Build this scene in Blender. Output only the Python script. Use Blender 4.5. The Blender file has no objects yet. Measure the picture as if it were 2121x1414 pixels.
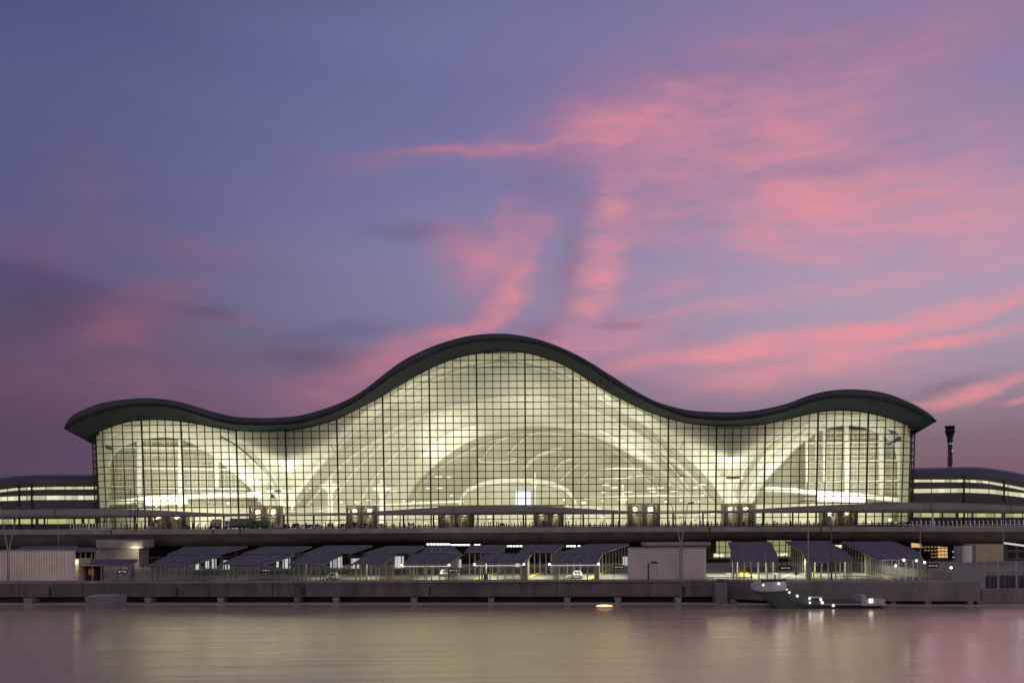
import bpy, math, random
from mathutils import Vector, Matrix
random.seed(7)
C = bpy.context.scene.collection
SC = bpy.context.scene
# ------------------------------------------------------------------ camera
CZ = 11.5; F = 2062.0; PX = 1060.5; PY = 1095.0; ROLL = 0.0068
cr, sr = math.cos(ROLL), math.sin(ROLL)
cam_d = bpy.data.cameras.new('camera'); cam = bpy.data.objects.new('camera', cam_d); C.objects.link(cam)
cam_d.sensor_width = 36; cam_d.lens = F / 2121 * 36; cam_d.shift_y = (PY - 707) / 2121
cam_d.clip_start = 1; cam_d.clip_end = 8000
cam.matrix_world = Matrix(((cr, sr, 0, 0), (0, 0, -1, 0), (-sr, cr, 0, CZ), (0, 0, 0, 1)))
SC.camera = cam
SC.view_settings.view_transform = 'Standard'; SC.view_settings.look = 'None'
SC.view_settings.exposure = 0; SC.view_settings.gamma = 1
SC.cycles.use_denoising = True
SC.cycles.max_bounces = 8; SC.cycles.transparent_max_bounces = 12; SC.cycles.diffuse_bounces = 5
SC.cycles.sample_clamp_indirect = 4; SC.cycles.caustics_reflective = False; SC.cycles.caustics_refractive = False

def k2(px, py):
    dx, dy = (px - PX) / F, (PY - py) / F
    return dx * cr + dy * sr, -dx * sr + dy * cr
def W(px, py, Y):
    a, b = k2(px, py); return Vector((a * Y, Y, CZ + b * Y))
def Wz(px, py, z):
    a, b = k2(px, py); return W(px, py, (z - CZ) / b)
def s2l(c):
    return tuple(((v / 255) / 12.92 if v / 255 <= .04045 else ((v / 255 + .055) / 1.055) ** 2.4) for v in c)

# ------------------------------------------------------------------ sky (world)
world = bpy.data.worlds.new('World'); SC.world = world; world.use_nodes = True
nt = world.node_tree; N = nt.nodes; L = nt.links; N.clear()
def nd(t, **kw):
    n = N.new(t)
    for k, v in kw.items(): setattr(n, k, v)
    return n
def mth(op, a, b=None, c=None, clamp=False):
    n = nd('ShaderNodeMath', operation=op, use_clamp=clamp)
    for i, v in enumerate((a, b, c)):
        if v is None: continue
        if isinstance(v, (int, float)): n.inputs[i].default_value = v
        else: L.new(v, n.inputs[i])
    return n.outputs[0]
tc = nd('ShaderNodeTexCoord'); sep = nd('ShaderNodeSeparateXYZ'); L.new(tc.outputs['Generated'], sep.inputs[0])
az = mth('ARCTAN2', sep.outputs[0], sep.outputs[1]); el = mth('ARCSINE', sep.outputs[2])
cmb = nd('ShaderNodeCombineXYZ'); L.new(az, cmb.inputs[0]); L.new(el, cmb.inputs[1])
def noise(vec, scale, detail, sx=1, sy=1, rot=0.0, off=0.0, rough=.55):
    mp = nd('ShaderNodeMapping'); mp.inputs['Scale'].default_value = (sx, sy, 1); mp.inputs['Rotation'].default_value = (0, 0, rot)
    mp.inputs['Location'].default_value = (off, off * .7, off * .3)
    L.new(vec, mp.inputs[0])
    n = nd('ShaderNodeTexNoise'); n.inputs['Scale'].default_value = scale; n.inputs['Detail'].default_value = detail
    n.inputs['Roughness'].default_value = rough
    L.new(mp.outputs[0], n.inputs['Vector']); return n
def warp(vec, scale, amp, sx=1, sy=1, off=0.):
    n = noise(vec, scale, 3, sx, sy, 0, off)
    s = nd('ShaderNodeVectorMath', operation='SUBTRACT'); L.new(n.outputs['Color'], s.inputs[0]); s.inputs[1].default_value = (.5, .5, .5)
    m = nd('ShaderNodeVectorMath', operation='MULTIPLY'); L.new(s.outputs[0], m.inputs[0]); m.inputs[1].default_value = (amp, amp * .55, 0)
    a = nd('ShaderNodeVectorMath', operation='ADD'); L.new(vec, a.inputs[0]); L.new(m.outputs[0], a.inputs[1]); return a.outputs[0]
wv = warp(cmb.outputs[0], 6, .062, .7, 1.3); wv = warp(wv, 22, .034, .6, 1.5, 3.); wv = warp(wv, 60, .012, .6, 1.5, 9.)
def pxdir(px, py):
    a, b = k2(px, py); return math.atan(a), math.asin(b / math.sqrt(1 + a * a + b * b))
def blobs(lst):
    acc = None
    for (px, py, hl, hw, ang, amp) in lst:
        A, E = pxdir(px, py); f = .92
        mp = nd('ShaderNodeMapping', vector_type='TEXTURE')
        mp.inputs['Location'].default_value = (A, E, 0); mp.inputs['Rotation'].default_value = (0, 0, math.radians(ang))
        mp.inputs['Scale'].default_value = (hl / F * f, hw * 1.25 / F * f, 1)
        L.new(wv, mp.inputs[0])
        d = nd('ShaderNodeVectorMath', operation='DOT_PRODUCT'); L.new(mp.outputs[0], d.inputs[0]); L.new(mp.outputs[0], d.inputs[1])
        e = mth('POWER', 2.718, mth('MULTIPLY', d.outputs['Value'], -1.0))
        acc = mth('MULTIPLY', e, amp) if acc is None else mth('MULTIPLY_ADD', e, amp, acc)
    return acc
PINK = [(1290, 262, 160, 34, 3, .5), (1520, 235, 230, 34, -3, .42), (1660, 288, 150, 32, -6, .7), (1450, 180, 330, 60, 12, .28), (1850, 120, 260, 40, 10, .2),
        (990, 303, 190, 9, 3, .5), (780, 338, 120, 14, 3, .25),
        (1640, 425, 120, 42, 12, .9), (1850, 400, 280, 75, 8, .36), (1420, 450, 150, 24, 3, .45), (2000, 520, 200, 50, 8, .3), (1700, 500, 220, 45, 0, .3),
        (1245, 520, 95, 34, 72, .72), (1225, 600, 70, 28, 60, .55), (1255, 430, 60, 30, 80, .5),
        (985, 545, 95, 42, -18, .7), (1050, 480, 55, 28, 60, .45), (1055, 620, 50, 24, 55, .65), (985, 668, 100, 20, 22, .6), (1090, 545, 30, 50, 0, .4),
        (1430, 738, 190, 15, 6, .95), (1620, 712, 170, 17, 3, .65), (1700, 752, 170, 34, -4, .5), (1560, 790, 150, 22, 0, .45), (1950, 650, 260, 16, 11, .6),
        (2080, 625, 120, 12, 16, .45), (1960, 702, 180, 10, 7, .8), (1850, 672, 160, 14, 10, .5),
        (2015, 806, 120, 9, 17, 1.0), (2125, 818, 40, 5, 5, .5), (1230, 705, 130, 24, 5, .6), (1360, 655, 90, 12, 5, .3),
        (740, 780, 130, 36, 20, .55), (830, 735, 110, 26, 15, .35), (620, 830, 110, 30, 0, .3), (890, 690, 80, 18, 15, .25),
        (250, 700, 95, 55, 40, .72), (320, 620, 110, 30, 25, .5), (180, 760, 170, 50, 0, .35), (330, 500, 230, 24, -2, .32), (60, 520, 130, 28, -8, .28), (330, 800, 220, 30, 0, .25), (470, 665, 70, 12, 5, .25),
        (1600, 440, 520, 260, 0, .16), (1340, 320, 110, 60, 10, .3), (1420, 370, 160, 60, 20, .25), (190, 370, 90, 60, -20, .25), (1600, 620, 200, 20, 6, .25), (1380, 600, 90, 14, 12, .25), (2020, 440, 120, 30, 5, .3), (1120, 470, 40, 20, 20, .4), (230, 860, 300, 90, 0, .12)]
DARK = [(120, 640, 190, 32, -14, .35), (60, 700, 160, 40, 0, .35), (430, 655, 60, 12, 3, .3), (640, 745, 130, 22, 0, .35), (700, 690, 130, 14, 8, .25), (1185, 540, 30, 90, -5, .28), (1130, 370, 70, 50, 0, .15), (1720, 340, 140, 16, 8, .2), (1290, 668, 60, 9, 0, .45),
        (170, 600, 200, 24, -12, .35), (1960, 800, 70, 7, 15, .3), (60, 900, 300, 50, 0, .25), (860, 490, 120, 14, 0, .2), (1140, 690, 40, 14, 0, .3)]
pk = blobs(PINK); dk = blobs(DARK)
st = noise(wv, 9, 8, .55, 2.6, .13, 1.7, .6)          # streaks, slightly rising to the right
st2 = noise(wv, 30, 6, .5, 2.2, .13, 5.1, .6)
stv = mth('MULTIPLY_ADD', st.outputs['Fac'], 2.4, -.7); stv = mth('MULTIPLY_ADD', mth('SUBTRACT', st2.outputs['Fac'], .5), 1.5, stv)
pk = mth('SUBTRACT', 1.0, mth('POWER', 2.718, mth('MULTIPLY', pk, -1.15)))
pk = mth('MULTIPLY', pk, mth('MULTIPLY_ADD', stv, .95, .42), clamp=True); dk = mth('MULTIPLY', dk, mth('MULTIPLY_ADD', stv, 1.0, .5), clamp=True)
def ramp(fac, stops):
    r = nd('ShaderNodeValToRGB'); r.color_ramp.interpolation = 'CARDINAL' if len(stops) > 3 else 'LINEAR'
    els = r.color_ramp.elements
    while len(els) > 1: els.remove(els[0])
    for i, (p, c) in enumerate(stops):
        e = els[0] if i == 0 else els.new(p)
        e.position = p
        e.color = (*s2l(c), 1)
    L.new(fac, r.inputs[0]); return r.outputs[0]
def vpos(py): return max(0., min(1., (math.atan((PY - py) / F) + .25) / 1.0))
elf = mth('MULTIPLY_ADD', el, 1.0, .25, clamp=True)
Y = [1095, 980, 900, 750, 600, 400, 200, 0, -700]
def col(cs): return ramp(elf, [(vpos(1500), tuple(v * .8 for v in cs[0]))] + [(vpos(y), c) for y, c in zip(Y, cs)])
cl = col([(86, 70, 90), (86, 68, 92), (88, 66, 94), (92, 76, 106), (90, 82, 124), (82, 84, 132), (76, 82, 132), (62, 68, 118), (45, 52, 95)])
cc = col([(120, 92, 114), (120, 92, 116), (122, 98, 124), (124, 112, 148), (128, 124, 164), (116, 114, 162), (106, 106, 158), (102, 104, 154), (60, 64, 108)])
crr = col([(112, 82, 100), (120, 90, 108), (134, 110, 128), (160, 144, 168), (158, 150, 180), (142, 132, 170), (132, 119, 163), (122, 110, 154), (70, 66, 110)])
def mixc(f, a, b):
    m = nd('ShaderNodeMix', data_type='RGBA'); L.new(f, m.inputs[0])
    for s, v in ((6, a), (7, b)):
        if isinstance(v, tuple): m.inputs[s].default_value = (*v, 1)
        else: L.new(v, m.inputs[s])
    return m.outputs[2]
azn = mth('ADD', az, mth('MULTIPLY', mth('SUBTRACT', st.outputs['Fac'], .5), .12))
fl = nd('ShaderNodeMapRange', interpolation_type='SMOOTHSTEP'); L.new(azn, fl.inputs[0]); fl.inputs[1].default_value = -.50; fl.inputs[2].default_value = .03
fr = nd('ShaderNodeMapRange', interpolation_type='SMOOTHSTEP'); L.new(azn, fr.inputs[0]); fr.inputs[1].default_value = -.05; fr.inputs[2].default_value = .36
base = mixc(fr.outputs[0], mixc(fl.outputs[0], cl, cc), crr)
dkc = ramp(elf, [(0, (66, 50, 84)), (1, (66, 58, 100))])
base = mixc(dk, base, dkc)
pinkL = s2l((140, 88, 114)); pinkR = s2l((240, 132, 138))
fp = nd('ShaderNodeMapRange', interpolation_type='SMOOTHSTEP'); L.new(az, fp.inputs[0]); fp.inputs[1].default_value = -.36; fp.inputs[2].default_value = .12
pcol = mixc(fp.outputs[0], pinkL, pinkR)
skyc = mixc(mth('MULTIPLY', pk, .95, clamp=True), base, pcol)
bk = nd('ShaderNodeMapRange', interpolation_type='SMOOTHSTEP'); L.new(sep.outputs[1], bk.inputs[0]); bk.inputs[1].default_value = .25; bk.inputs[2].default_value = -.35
skyc = mixc(bk.outputs[0], skyc, (.36, .31, .32))  # brighter greyish sky added behind the camera to fill quay and cladding
hs = nd('ShaderNodeHueSaturation'); hs.inputs['Saturation'].default_value = .91; hs.inputs['Hue'].default_value = .497; L.new(skyc, hs.inputs['Color']); skyc = hs.outputs[0]
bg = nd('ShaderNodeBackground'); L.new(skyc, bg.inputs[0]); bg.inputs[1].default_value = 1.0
# a little of the physical twilight sky on top
nis = nd('ShaderNodeTexSky', sky_type='NISHITA'); nis.sun_disc = False; nis.sun_elevation = math.radians(-2); nis.sun_rotation = math.radians(60)
bg2 = nd('ShaderNodeBackground'); L.new(nis.outputs[0], bg2.inputs[0]); bg2.inputs[1].default_value = .02
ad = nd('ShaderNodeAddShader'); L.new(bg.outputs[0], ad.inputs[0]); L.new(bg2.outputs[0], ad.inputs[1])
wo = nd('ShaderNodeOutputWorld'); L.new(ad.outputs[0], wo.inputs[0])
try: world.cycles.sampling_method = 'MANUAL'; world.cycles.sample_map_resolution = 256
except Exception: pass
# the last glow of the sun, low and off to the right
sd = bpy.data.lights.new('sun', 'SUN'); sd.energy = .12; sd.angle = math.radians(20); sd.color = (1, .62, .62)
so = bpy.data.objects.new('sun', sd); C.objects.link(so); so.rotation_euler = (math.radians(80), 0, math.radians(60))

def area(name, loc, size, sy, energy, color, rot=(0, 0, 0), spread=180):
    d = bpy.data.lights.new(name, 'AREA'); d.shape = 'RECTANGLE'; d.size = size; d.size_y = sy; d.energy = energy; d.color = color; d.spread = math.radians(spread)
    o = bpy.data.objects.new(name, d); C.objects.link(o); o.location = loc; o.rotation_euler = rot; return o
def point(name, loc, energy, color, r=.3):
    d = bpy.data.lights.new(name, 'POINT'); d.energy = energy; d.color = color; d.shadow_soft_size = r
    o = bpy.data.objects.new(name, d); C.objects.link(o); o.location = loc; return o
HALL = (1, .985, .87)
area('hall_uplight', (0, 405, 12.6), 290, 60, 47000, HALL, (math.pi, 0, 0))
area('hall_wash_fill', (0, 378.5, 27), 286, 22, 27000, HALL, (math.radians(97), 0, 0))  # added fill, unseen from the front, aimed inward for an even glow
area('hall_crown_fill', (0, 376.5, 48), 110, 18, 8000, HALL, (math.radians(93), 0, 0))  # same kind of unseen fill, for the crown
for sx in (-85, 80): area('hall_valley_fill', (sx, 377, 36), 34, 5, 600, HALL, (math.radians(125), 0, 0))  # fill lights added to brighten the ceiling at the roof troughs
for sx in (-130, 130): area('hall_end_fill', (sx, 382, 30), 44, 24, 3600, HALL, (math.radians(92), 0, 0))  # unseen fill added to light the end lattice walls evenly
area('hall_far_fill', (18, 428, 28), 84, 20, 2600, HALL, (math.radians(93), 0, 0))  # fill added to brighten the end wall of the centre bay
area('hall_low_light', (0, 398, 19.6), 290, 30, 6000, (1, .95, .66), (0, 0, 0))
def spot(p, q, energy, ang, color=HALL):
    d = bpy.data.lights.new('hall_spot', 'SPOT'); d.energy = energy * .62; d.spot_size = math.radians(ang); d.spot_blend = .8; d.color = color; d.shadow_soft_size = 1.
    o = bpy.data.objects.new('hall_spot', d); C.objects.link(o); o.location = p; o.rotation_euler = (Vector(q) - Vector(p)).to_track_quat('-Z', 'Y').to_euler()
for a_, b_, e_ in (((930, 985, 392), (925, 905, 410), 26000), ((1300, 1010, 392), (1300, 925, 410), 24000), ((860, 900, 379), (860, 812, 386), 9000), ((1230, 900, 379), (1230, 808, 386), 9000),
                   ((1100, 900, 385), (1090, 830, 398), 8000), ((530, 1030, 384), (520, 975, 395), 12000), ((1600, 1020, 384), (1620, 930, 395), 12000), ((330, 1000, 380), (330, 900, 394), 9000), ((1780, 1000, 380), (1780, 900, 394), 9000), ((600, 990, 377), (600, 905, 383), 2000), ((1500, 990, 377), (1500, 895, 383), 1800)):
    spot(W(*a_), W(*b_), e_, 75)
# ------------------------------------------------------------------ materials
def mat(name, c, rough=.6, metal=0., var=.12, nscale=.6, emit=None, es=0., bump=0., stretch=(1, 1, 1), spec=None):
    m = bpy.data.materials.new(name); m.use_nodes = True
    t = m.node_tree; b = t.nodes['Principled BSDF']
    b.inputs['Roughness'].default_value = rough; b.inputs['Metallic'].default_value = metal
    if spec is not None: b.inputs['Specular IOR Level'].default_value = spec
    if emit:
        b.inputs['Base Color'].default_value = (*c, 1)
        b.inputs['Emission Color'].default_value = (*emit, 1); b.inputs['Emission Strength'].default_value = es; return m
    g = t.nodes.new('ShaderNodeNewGeometry'); mp = t.nodes.new('ShaderNodeMapping'); mp.inputs['Scale'].default_value = stretch
    t.links.new(g.outputs['Position'], mp.inputs[0])
    n = t.nodes.new('ShaderNodeTexNoise'); n.inputs['Scale'].default_value = nscale; n.inputs['Detail'].default_value = 5
    t.links.new(mp.outputs[0], n.inputs['Vector'])
    mr = t.nodes.new('ShaderNodeMapRange'); mr.inputs[3].default_value = 1 - var * 1.6; mr.inputs[4].default_value = 1 + var * 1.6
    mr.inputs[1].default_value = .2; mr.inputs[2].default_value = .8
    t.links.new(n.outputs['Fac'], mr.inputs[0])
    vm = t.nodes.new('ShaderNodeVectorMath'); vm.operation = 'SCALE'; vm.inputs[0].default_value = c
    t.links.new(mr.outputs[0], vm.inputs['Scale']); t.links.new(vm.outputs[0], b.inputs['Base Color'])
    if bump:
        bp = t.nodes.new('ShaderNodeBump'); bp.inputs['Strength'].default_value = bump; t.links.new(n.outputs['Fac'], bp.inputs['Height']); t.links.new(bp.outputs[0], b.inputs['Normal'])
    return m
M = {}
M['roof'] = mat('roof_metal_dark', (.052, .062, .078), .32, .3, .25, .15, spec=.35)
M['soffit'] = mat('soffit_panel', (.050, .068, .112), .6, 0, .25, .12, spec=.08)
M['mullion'] = mat('mullion_metal', (.055, .055, .028), .5, .2, .2)
M['rib'] = mat('white_arch_paint', (.90, .89, .82), .5, 0, .04, .2)
M['vault'] = mat('beige_vault_panel', (.60, .58, .50), .6, 0, .12, .08)
M['vault2'] = mat('olive_vault_panel', (.53, .51, .43), .6, 0, .14, .08)
M['ceil'] = mat('pale_ceiling', (.74, .71, .60), .6, 0, .08, .06)
M['wallin'] = mat('inner_wall', (.57, .55, .46), .6, 0, .15, .1)
M['infloor'] = mat('hall_floor', (.45, .42, .32), .3, 0, .1)
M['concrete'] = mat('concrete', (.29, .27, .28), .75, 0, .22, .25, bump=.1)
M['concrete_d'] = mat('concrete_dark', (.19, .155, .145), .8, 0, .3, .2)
M['quay'] = mat('quay_concrete', (.135, .12, .135), .75, 0, .32, .5, stretch=(1.2, .3, .25))
M['canopy'] = mat('canopy_metal', (.21, .20, .21), .6, 0, .14, .1)
M['wing'] = mat('wing_cladding', (.085, .08, .085), .5, .2, .2, .1)
M['wingroof'] = mat('wing_roof', (.105, .10, .135), .45, .3, .15, .1)
M['black'] = mat('black_metal', (.02, .018, .022), .5, .2, .1)
M['panel'] = mat('solar_panel', (.105, .092, .155), .75, 0, .2, .5, spec=.12)
M['pole'] = mat('painted_pole', (.30, .30, .30), .5, .2, .1)
M['poled'] = mat('dark_pole', (.10, .10, .12), .5, .3, .1)
M['post'] = mat('pale_post', (.52, .51, .44), .5, 0, .1)
M['floor'] = mat('parking_concrete', (.20, .20, .17), .8, 0, .3, .12, stretch=(.5, 1.5, 1))
M['asphalt'] = mat('asphalt', (.05, .05, .05), .85, 0, .3, .3)
M['yellow'] = mat('yellow_paint', (.50, .44, .04), .6, 0, .25, .7)
M['quayb'] = mat('pale_quay_concrete', (.19, .165, .19), .75, 0, .28, .5, stretch=(1.2, .3, .25))
M['clad'] = mat('ribbed_cladding', (.74, .66, .68), .5, .0, .12, .3)
M['cladl'] = mat('warm_ribbed_cladding', (.85, .78, .72), .5, .0, .12, .3)
M['tan'] = mat('tan_render', (.50, .42, .30), .7, 0, .12, .3)
M['brown'] = mat('brown_frame', (.46, .41, .31), .5, .1, .2)
M['white'] = mat('white_paint', (.75, .75, .74), .5, 0, .06)
M['cartire'] = mat('tyre', (.02, .02, .02), .8)
M['carglass'] = mat('car_glass', (.02, .022, .025), .12, 0, .05)
M['carA'] = mat('dark_car_paint', (.04, .04, .05), .3, .2, .1); M['carB'] = mat('silver_car_paint', (.35, .35, .36), .3, .4, .1)
M['carC'] = mat('white_car_paint', (.65, .65, .65), .3, 0, .1); M['carD'] = mat('green_truck_paint', (.10, .13, .08), .4, 0, .1)
M['box'] = mat('truck_box', (.16, .15, .14), .6, 0, .2, .5)
M['orange'] = mat('orange_plastic', (.62, .26, .03), .5, 0, .1)
M['sheet'] = mat('grey_sheet', (.17, .17, .21), .6, 0, .2, .4)
M['hull'] = mat('hull_grey', (.07, .085, .10), .3, .1, .25, .2, stretch=(.4, 1, 2)); M['hullw'] = mat('hull_pale', (.42, .41, .46), .3, 0, .1)
M['cloth'] = mat('dark_cloth', (.03, .03, .04), .9)
M['Lwarm'] = mat('lamp_warm', (.8, .8, .7), emit=(1, .86, .55), es=7.)
M['Lwhite'] = mat('lamp_white', (.8, .8, .8), emit=(.95, 1, .97), es=5.)
M['Lhead'] = mat('headlight_glow', (.8, .8, .8), emit=(.9, .93, 1), es=1.9)
M['Lstrip'] = mat('window_strip_lit', (.6, .6, .4), emit=(.86, .86, .56), es=.62)
M['Lstrip2'] = mat('window_lit_yellow', (.6, .6, .3), emit=(.72, .72, .30), es=.55)
M['Lstripb'] = mat('window_strip_dim', (.6, .6, .4), emit=(.84, .86, .60), es=.42); M['Lstripc'] = mat('window_strip_bright', (.6, .6, .4), emit=(.92, .90, .66), es=.8); M['Lstrip2b'] = mat('window_dim_yellow', (.6, .6, .3), emit=(.70, .66, .34), es=.32)
M['Lgreen'] = mat('lit_interior_green', (.5, .5, .4), emit=(.62, .66, .30), es=.42)
M['Lamber'] = mat('amber_lit_floor', (.5, .4, .2), emit=(1, .58, .22), es=.75)
M['Lglint'] = mat('amber_glint_glow', (.8, .5, .3), emit=(1, .60, .28), es=1.6)
M['Lpanel'] = mat('lit_white_panel', (.8, .8, .8), emit=(.85, .9, .82), es=.55)
M['Lblue'] = mat('bluish_glow', (.6, .6, .8), emit=(.72, .82, 1), es=.95)
M['Lporch'] = mat('warm_lit_panel', (.7, .6, .4), emit=(1, .86, .45), es=.62)
M['Lpale'] = mat('pale_glow', (.9, .9, .8), emit=(1, .98, .82), es=.85)
M['Lred'] = mat('tail_lamp', (.5, .05, .05), emit=(1, .1, .05), es=1.5)
# glass
def glass(name, tint, refl):
    m = bpy.data.materials.new(name); m.use_nodes = True; t = m.node_tree; t.nodes.clear()
    tr = t.nodes.new('ShaderNodeBsdfTransparent'); tr.inputs[0].default_value = (*tint, 1)
    gl = t.nodes.new('ShaderNodeBsdfGlossy'); gl.inputs['Roughness'].default_value = .05
    mx = t.nodes.new('ShaderNodeMixShader'); mx.inputs[0].default_value = refl
    o = t.nodes.new('ShaderNodeOutputMaterial')
    t.links.new(tr.outputs[0], mx.inputs[1]); t.links.new(gl.outputs[0], mx.inputs[2]); t.links.new(mx.outputs[0], o.inputs[0]); return m
def blind():
    m = bpy.data.materials.new('frosted_screen'); m.use_nodes = True; t = m.node_tree; t.nodes.clear()
    d = t.nodes.new('ShaderNodeBsdfDiffuse'); d.inputs[0].default_value = (.8, .8, .7, 1); e = t.nodes.new('ShaderNodeBsdfTranslucent'); e.inputs[0].default_value = (.8, .82, .7, 1)
    mx = t.nodes.new('ShaderNodeMixShader'); mx.inputs[0].default_value = .6; o = t.nodes.new('ShaderNodeOutputMaterial')
    t.links.new(d.outputs[0], mx.inputs[1]); t.links.new(e.outputs[0], mx.inputs[2]); t.links.new(mx.outputs[0], o.inputs[0]); return m
M['blind'] = blind()
M['glass'] = glass('curtain_wall_glass', (.95, .965, .87), .05)
# water
def water_mat():
    m = bpy.data.materials.new('still_water'); m.use_nodes = True; t = m.node_tree; b = t.nodes['Principled BSDF']
    b.inputs['Base Color'].default_value = (.46, .37, .26, 1); b.inputs['IOR'].default_value = 12.0; b.inputs['Specular Tint'].default_value = (1, .885, .74, 1)
    g = t.nodes.new('ShaderNodeNewGeometry'); mp = t.nodes.new('ShaderNodeMapping'); mp.inputs['Scale'].default_value = (.035, .55, 1)
    t.links.new(g.outputs['Position'], mp.inputs[0])
    n = t.nodes.new('ShaderNodeTexNoise'); n.inputs['Scale'].default_value = 1.; n.inputs['Detail'].default_value = 6; n.inputs['Roughness'].default_value = .6
    t.links.new(mp.outputs[0], n.inputs['Vector'])
    mr = t.nodes.new('ShaderNodeMapRange'); mr.inputs[1].default_value = .3; mr.inputs[2].default_value = .7; mr.inputs[3].default_value = .16; mr.inputs[4].default_value = .26
    t.links.new(n.outputs['Fac'], mr.inputs[0]); t.links.new(mr.outputs[0], b.inputs['Roughness'])
    bp = t.nodes.new('ShaderNodeBump'); bp.inputs['Strength'].default_value = .06; bp.inputs['Distance'].default_value = .25
    t.links.new(n.outputs['Fac'], bp.inputs['Height']); t.links.new(bp.outputs[0], b.inputs['Normal'])
    return m
M['water'] = water_mat()
# ribbed cladding bump is real geometry below

# ------------------------------------------------------------------ mesh builder
class MB:
    def __init__(s): s.v = []; s.f = []
    def add(s, vs, fs):
        o = len(s.v); s.v += [tuple(v) for v in vs]; s.f += [tuple(i + o for i in f) for f in fs]; return s
    def quad(s, a, b, c, d): return s.add((a, b, c, d), ((0, 1, 2, 3),))
    def box(s, x0, x1, y0, y1, z0, z1):
        return s.hexa([(x0, y0, z0), (x1, y0, z0), (x1, y1, z0), (x0, y1, z0), (x0, y0, z1), (x1, y0, z1), (x1, y1, z1), (x0, y1, z1)])
    def hexa(s, p): return s.add(p, ((0, 3, 2, 1), (4, 5, 6, 7), (0, 1, 5, 4), (1, 2, 6, 5), (2, 3, 7, 6), (3, 0, 4, 7)))
    def bar(s, a, b, w, d=None, up=Vector((0, 1, 0))):
        a, b = Vector(a), Vector(b); d = d or w; ax = (b - a).normalized()
        u = ax.cross(up)
        if u.length < 1e-4: u = ax.cross(Vector((1, 0, 0)))
        u.normalize(); v = ax.cross(u).normalized(); u *= w / 2; v *= d / 2
        return s.hexa([a - u - v, a + u - v, a + u + v, a - u + v, b - u - v, b + u - v, b + u + v, b - u + v])
    def tube(s, a, b, r0, r1=None, n=8):
        a, b = Vector(a), Vector(b); r1 = r0 if r1 is None else r1; ax = (b - a).normalized()
        u = ax.cross(Vector((0, 1, 0)));
        if u.length < 1e-3: u = ax.cross(Vector((1, 0, 0)))
        u.normalize(); v = ax.cross(u)
        vs = [a + (u * math.cos(t) + v * math.sin(t)) * r0 for t in [2 * math.pi * i / n for i in range(n)]]
        vs += [b + (u * math.cos(t) + v * math.sin(t)) * r1 for t in [2 * math.pi * i / n for i in range(n)]]
        fs = [(i, (i + 1) % n, n + (i + 1) % n, n + i) for i in range(n)] + [tuple(range(n))[::-1], tuple(range(n, 2 * n))]
        return s.add(vs, fs)
    def lathe(s, c, prof, n=20):
        c = Vector(c); vs = []; fs = []
        for r, z in prof:
            vs += [c + Vector((r * math.cos(2 * math.pi * i / n), r * math.sin(2 * math.pi * i / n), z)) for i in range(n)]
        for k in range(len(prof) - 1):
            fs += [(k * n + i, k * n + (i + 1) % n, (k + 1) * n + (i + 1) % n, (k + 1) * n + i) for i in range(n)]
        fs += [tuple(range(n))[::-1], tuple(range((len(prof) - 1) * n, len(prof) * n))]
        return s.add(vs, fs)
    def ball(s, c, r, n=8):
        return s.lathe(c, [(r * math.sin(math.pi * (.08 + .84 * i / 5)), -r * math.cos(math.pi * (.08 + .84 * i / 5))) for i in range(6)], n)
    def grid(s, rows, close=False):
        m = len(rows[0]); vs = [p for r in rows for p in r]; fs = []
        for i in range(len(rows) - 1):
            for j in range(m - 1): fs.append((i * m + j, i * m + j + 1, (i + 1) * m + j + 1, (i + 1) * m + j))
        return s.add(vs, fs)
    def build(s, name, m, parent=None, smooth=False, bevel=0):
        me = bpy.data.meshes.new(name); me.from_pydata(s.v, [], s.f); me.update()
        if smooth:
            for p in me.polygons: p.use_smooth = True
        me.materials.append(M[m] if isinstance(m, str) else m)
        o = bpy.data.objects.new(name, me); C.objects.link(o)
        if parent is not None: o.parent = parent; o.matrix_parent_inverse = Matrix.Translation(-Vector(parent.location)) if parent.type == 'EMPTY' and parent.parent is None and parent.rotation_euler.z == 0 else Matrix()
        if bevel:
            bv = o.modifiers.new('bevel', 'BEVEL'); bv.width = bevel; bv.segments = 2; bv.limit_method = 'ANGLE'
        return o
def tag(o, label, cat, group=None):
    o['label'] = label; o['category'] = cat
    if group: o['group'] = group
    return o
def thing(name, label, cat, loc=(0, 0, 0), group=None):
    o = bpy.data.objects.new(name, None); C.objects.link(o); o.location = loc; o.empty_display_size = .5
    return tag(o, label, cat, group)
def struct(o): o['kind'] = 'structure'; return o
def dup(root, loc, label=None, group=None):
    r = root.copy(); C.objects.link(r); r.location = loc
    if label: r['label'] = label
    if group: r['group'] = group
    for ch in list(root.children):
        c = ch.copy(); C.objects.link(c); c.parent = r
        for g in list(ch.children):
            d = g.copy(); C.objects.link(d); d.parent = c
    return r
def cat_rom(pts, n):
    pts = [Vector(p) for p in pts]
    P = [pts[0] * 2 - pts[1]] + pts + [pts[-1] * 2 - pts[-2]]
    dense = []
    for i in range(1, len(P) - 2):
        for k in range(12):
            t = k / 12; a, b, c, d = P[i - 1], P[i], P[i + 1], P[i + 2]
            dense.append(.5 * ((2 * b) + (c - a) * t + (2 * a - 5 * b + 4 * c - d) * t * t + (3 * b - a - 3 * c + d) * t ** 3))
    dense.append(pts[-1])
    L_ = [0]
    for i in range(1, len(dense)): L_.append(L_[-1] + (dense[i] - dense[i - 1]).length)
    out = []; j = 0
    for k in range(n):
        d = L_[-1] * k / (n - 1)
        while j < len(L_) - 2 and L_[j + 1] < d: j += 1
        seg = L_[j + 1] - L_[j]; out.append(dense[j].lerp(dense[j + 1], (d - L_[j]) / seg if seg else 0))
    return out
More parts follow.
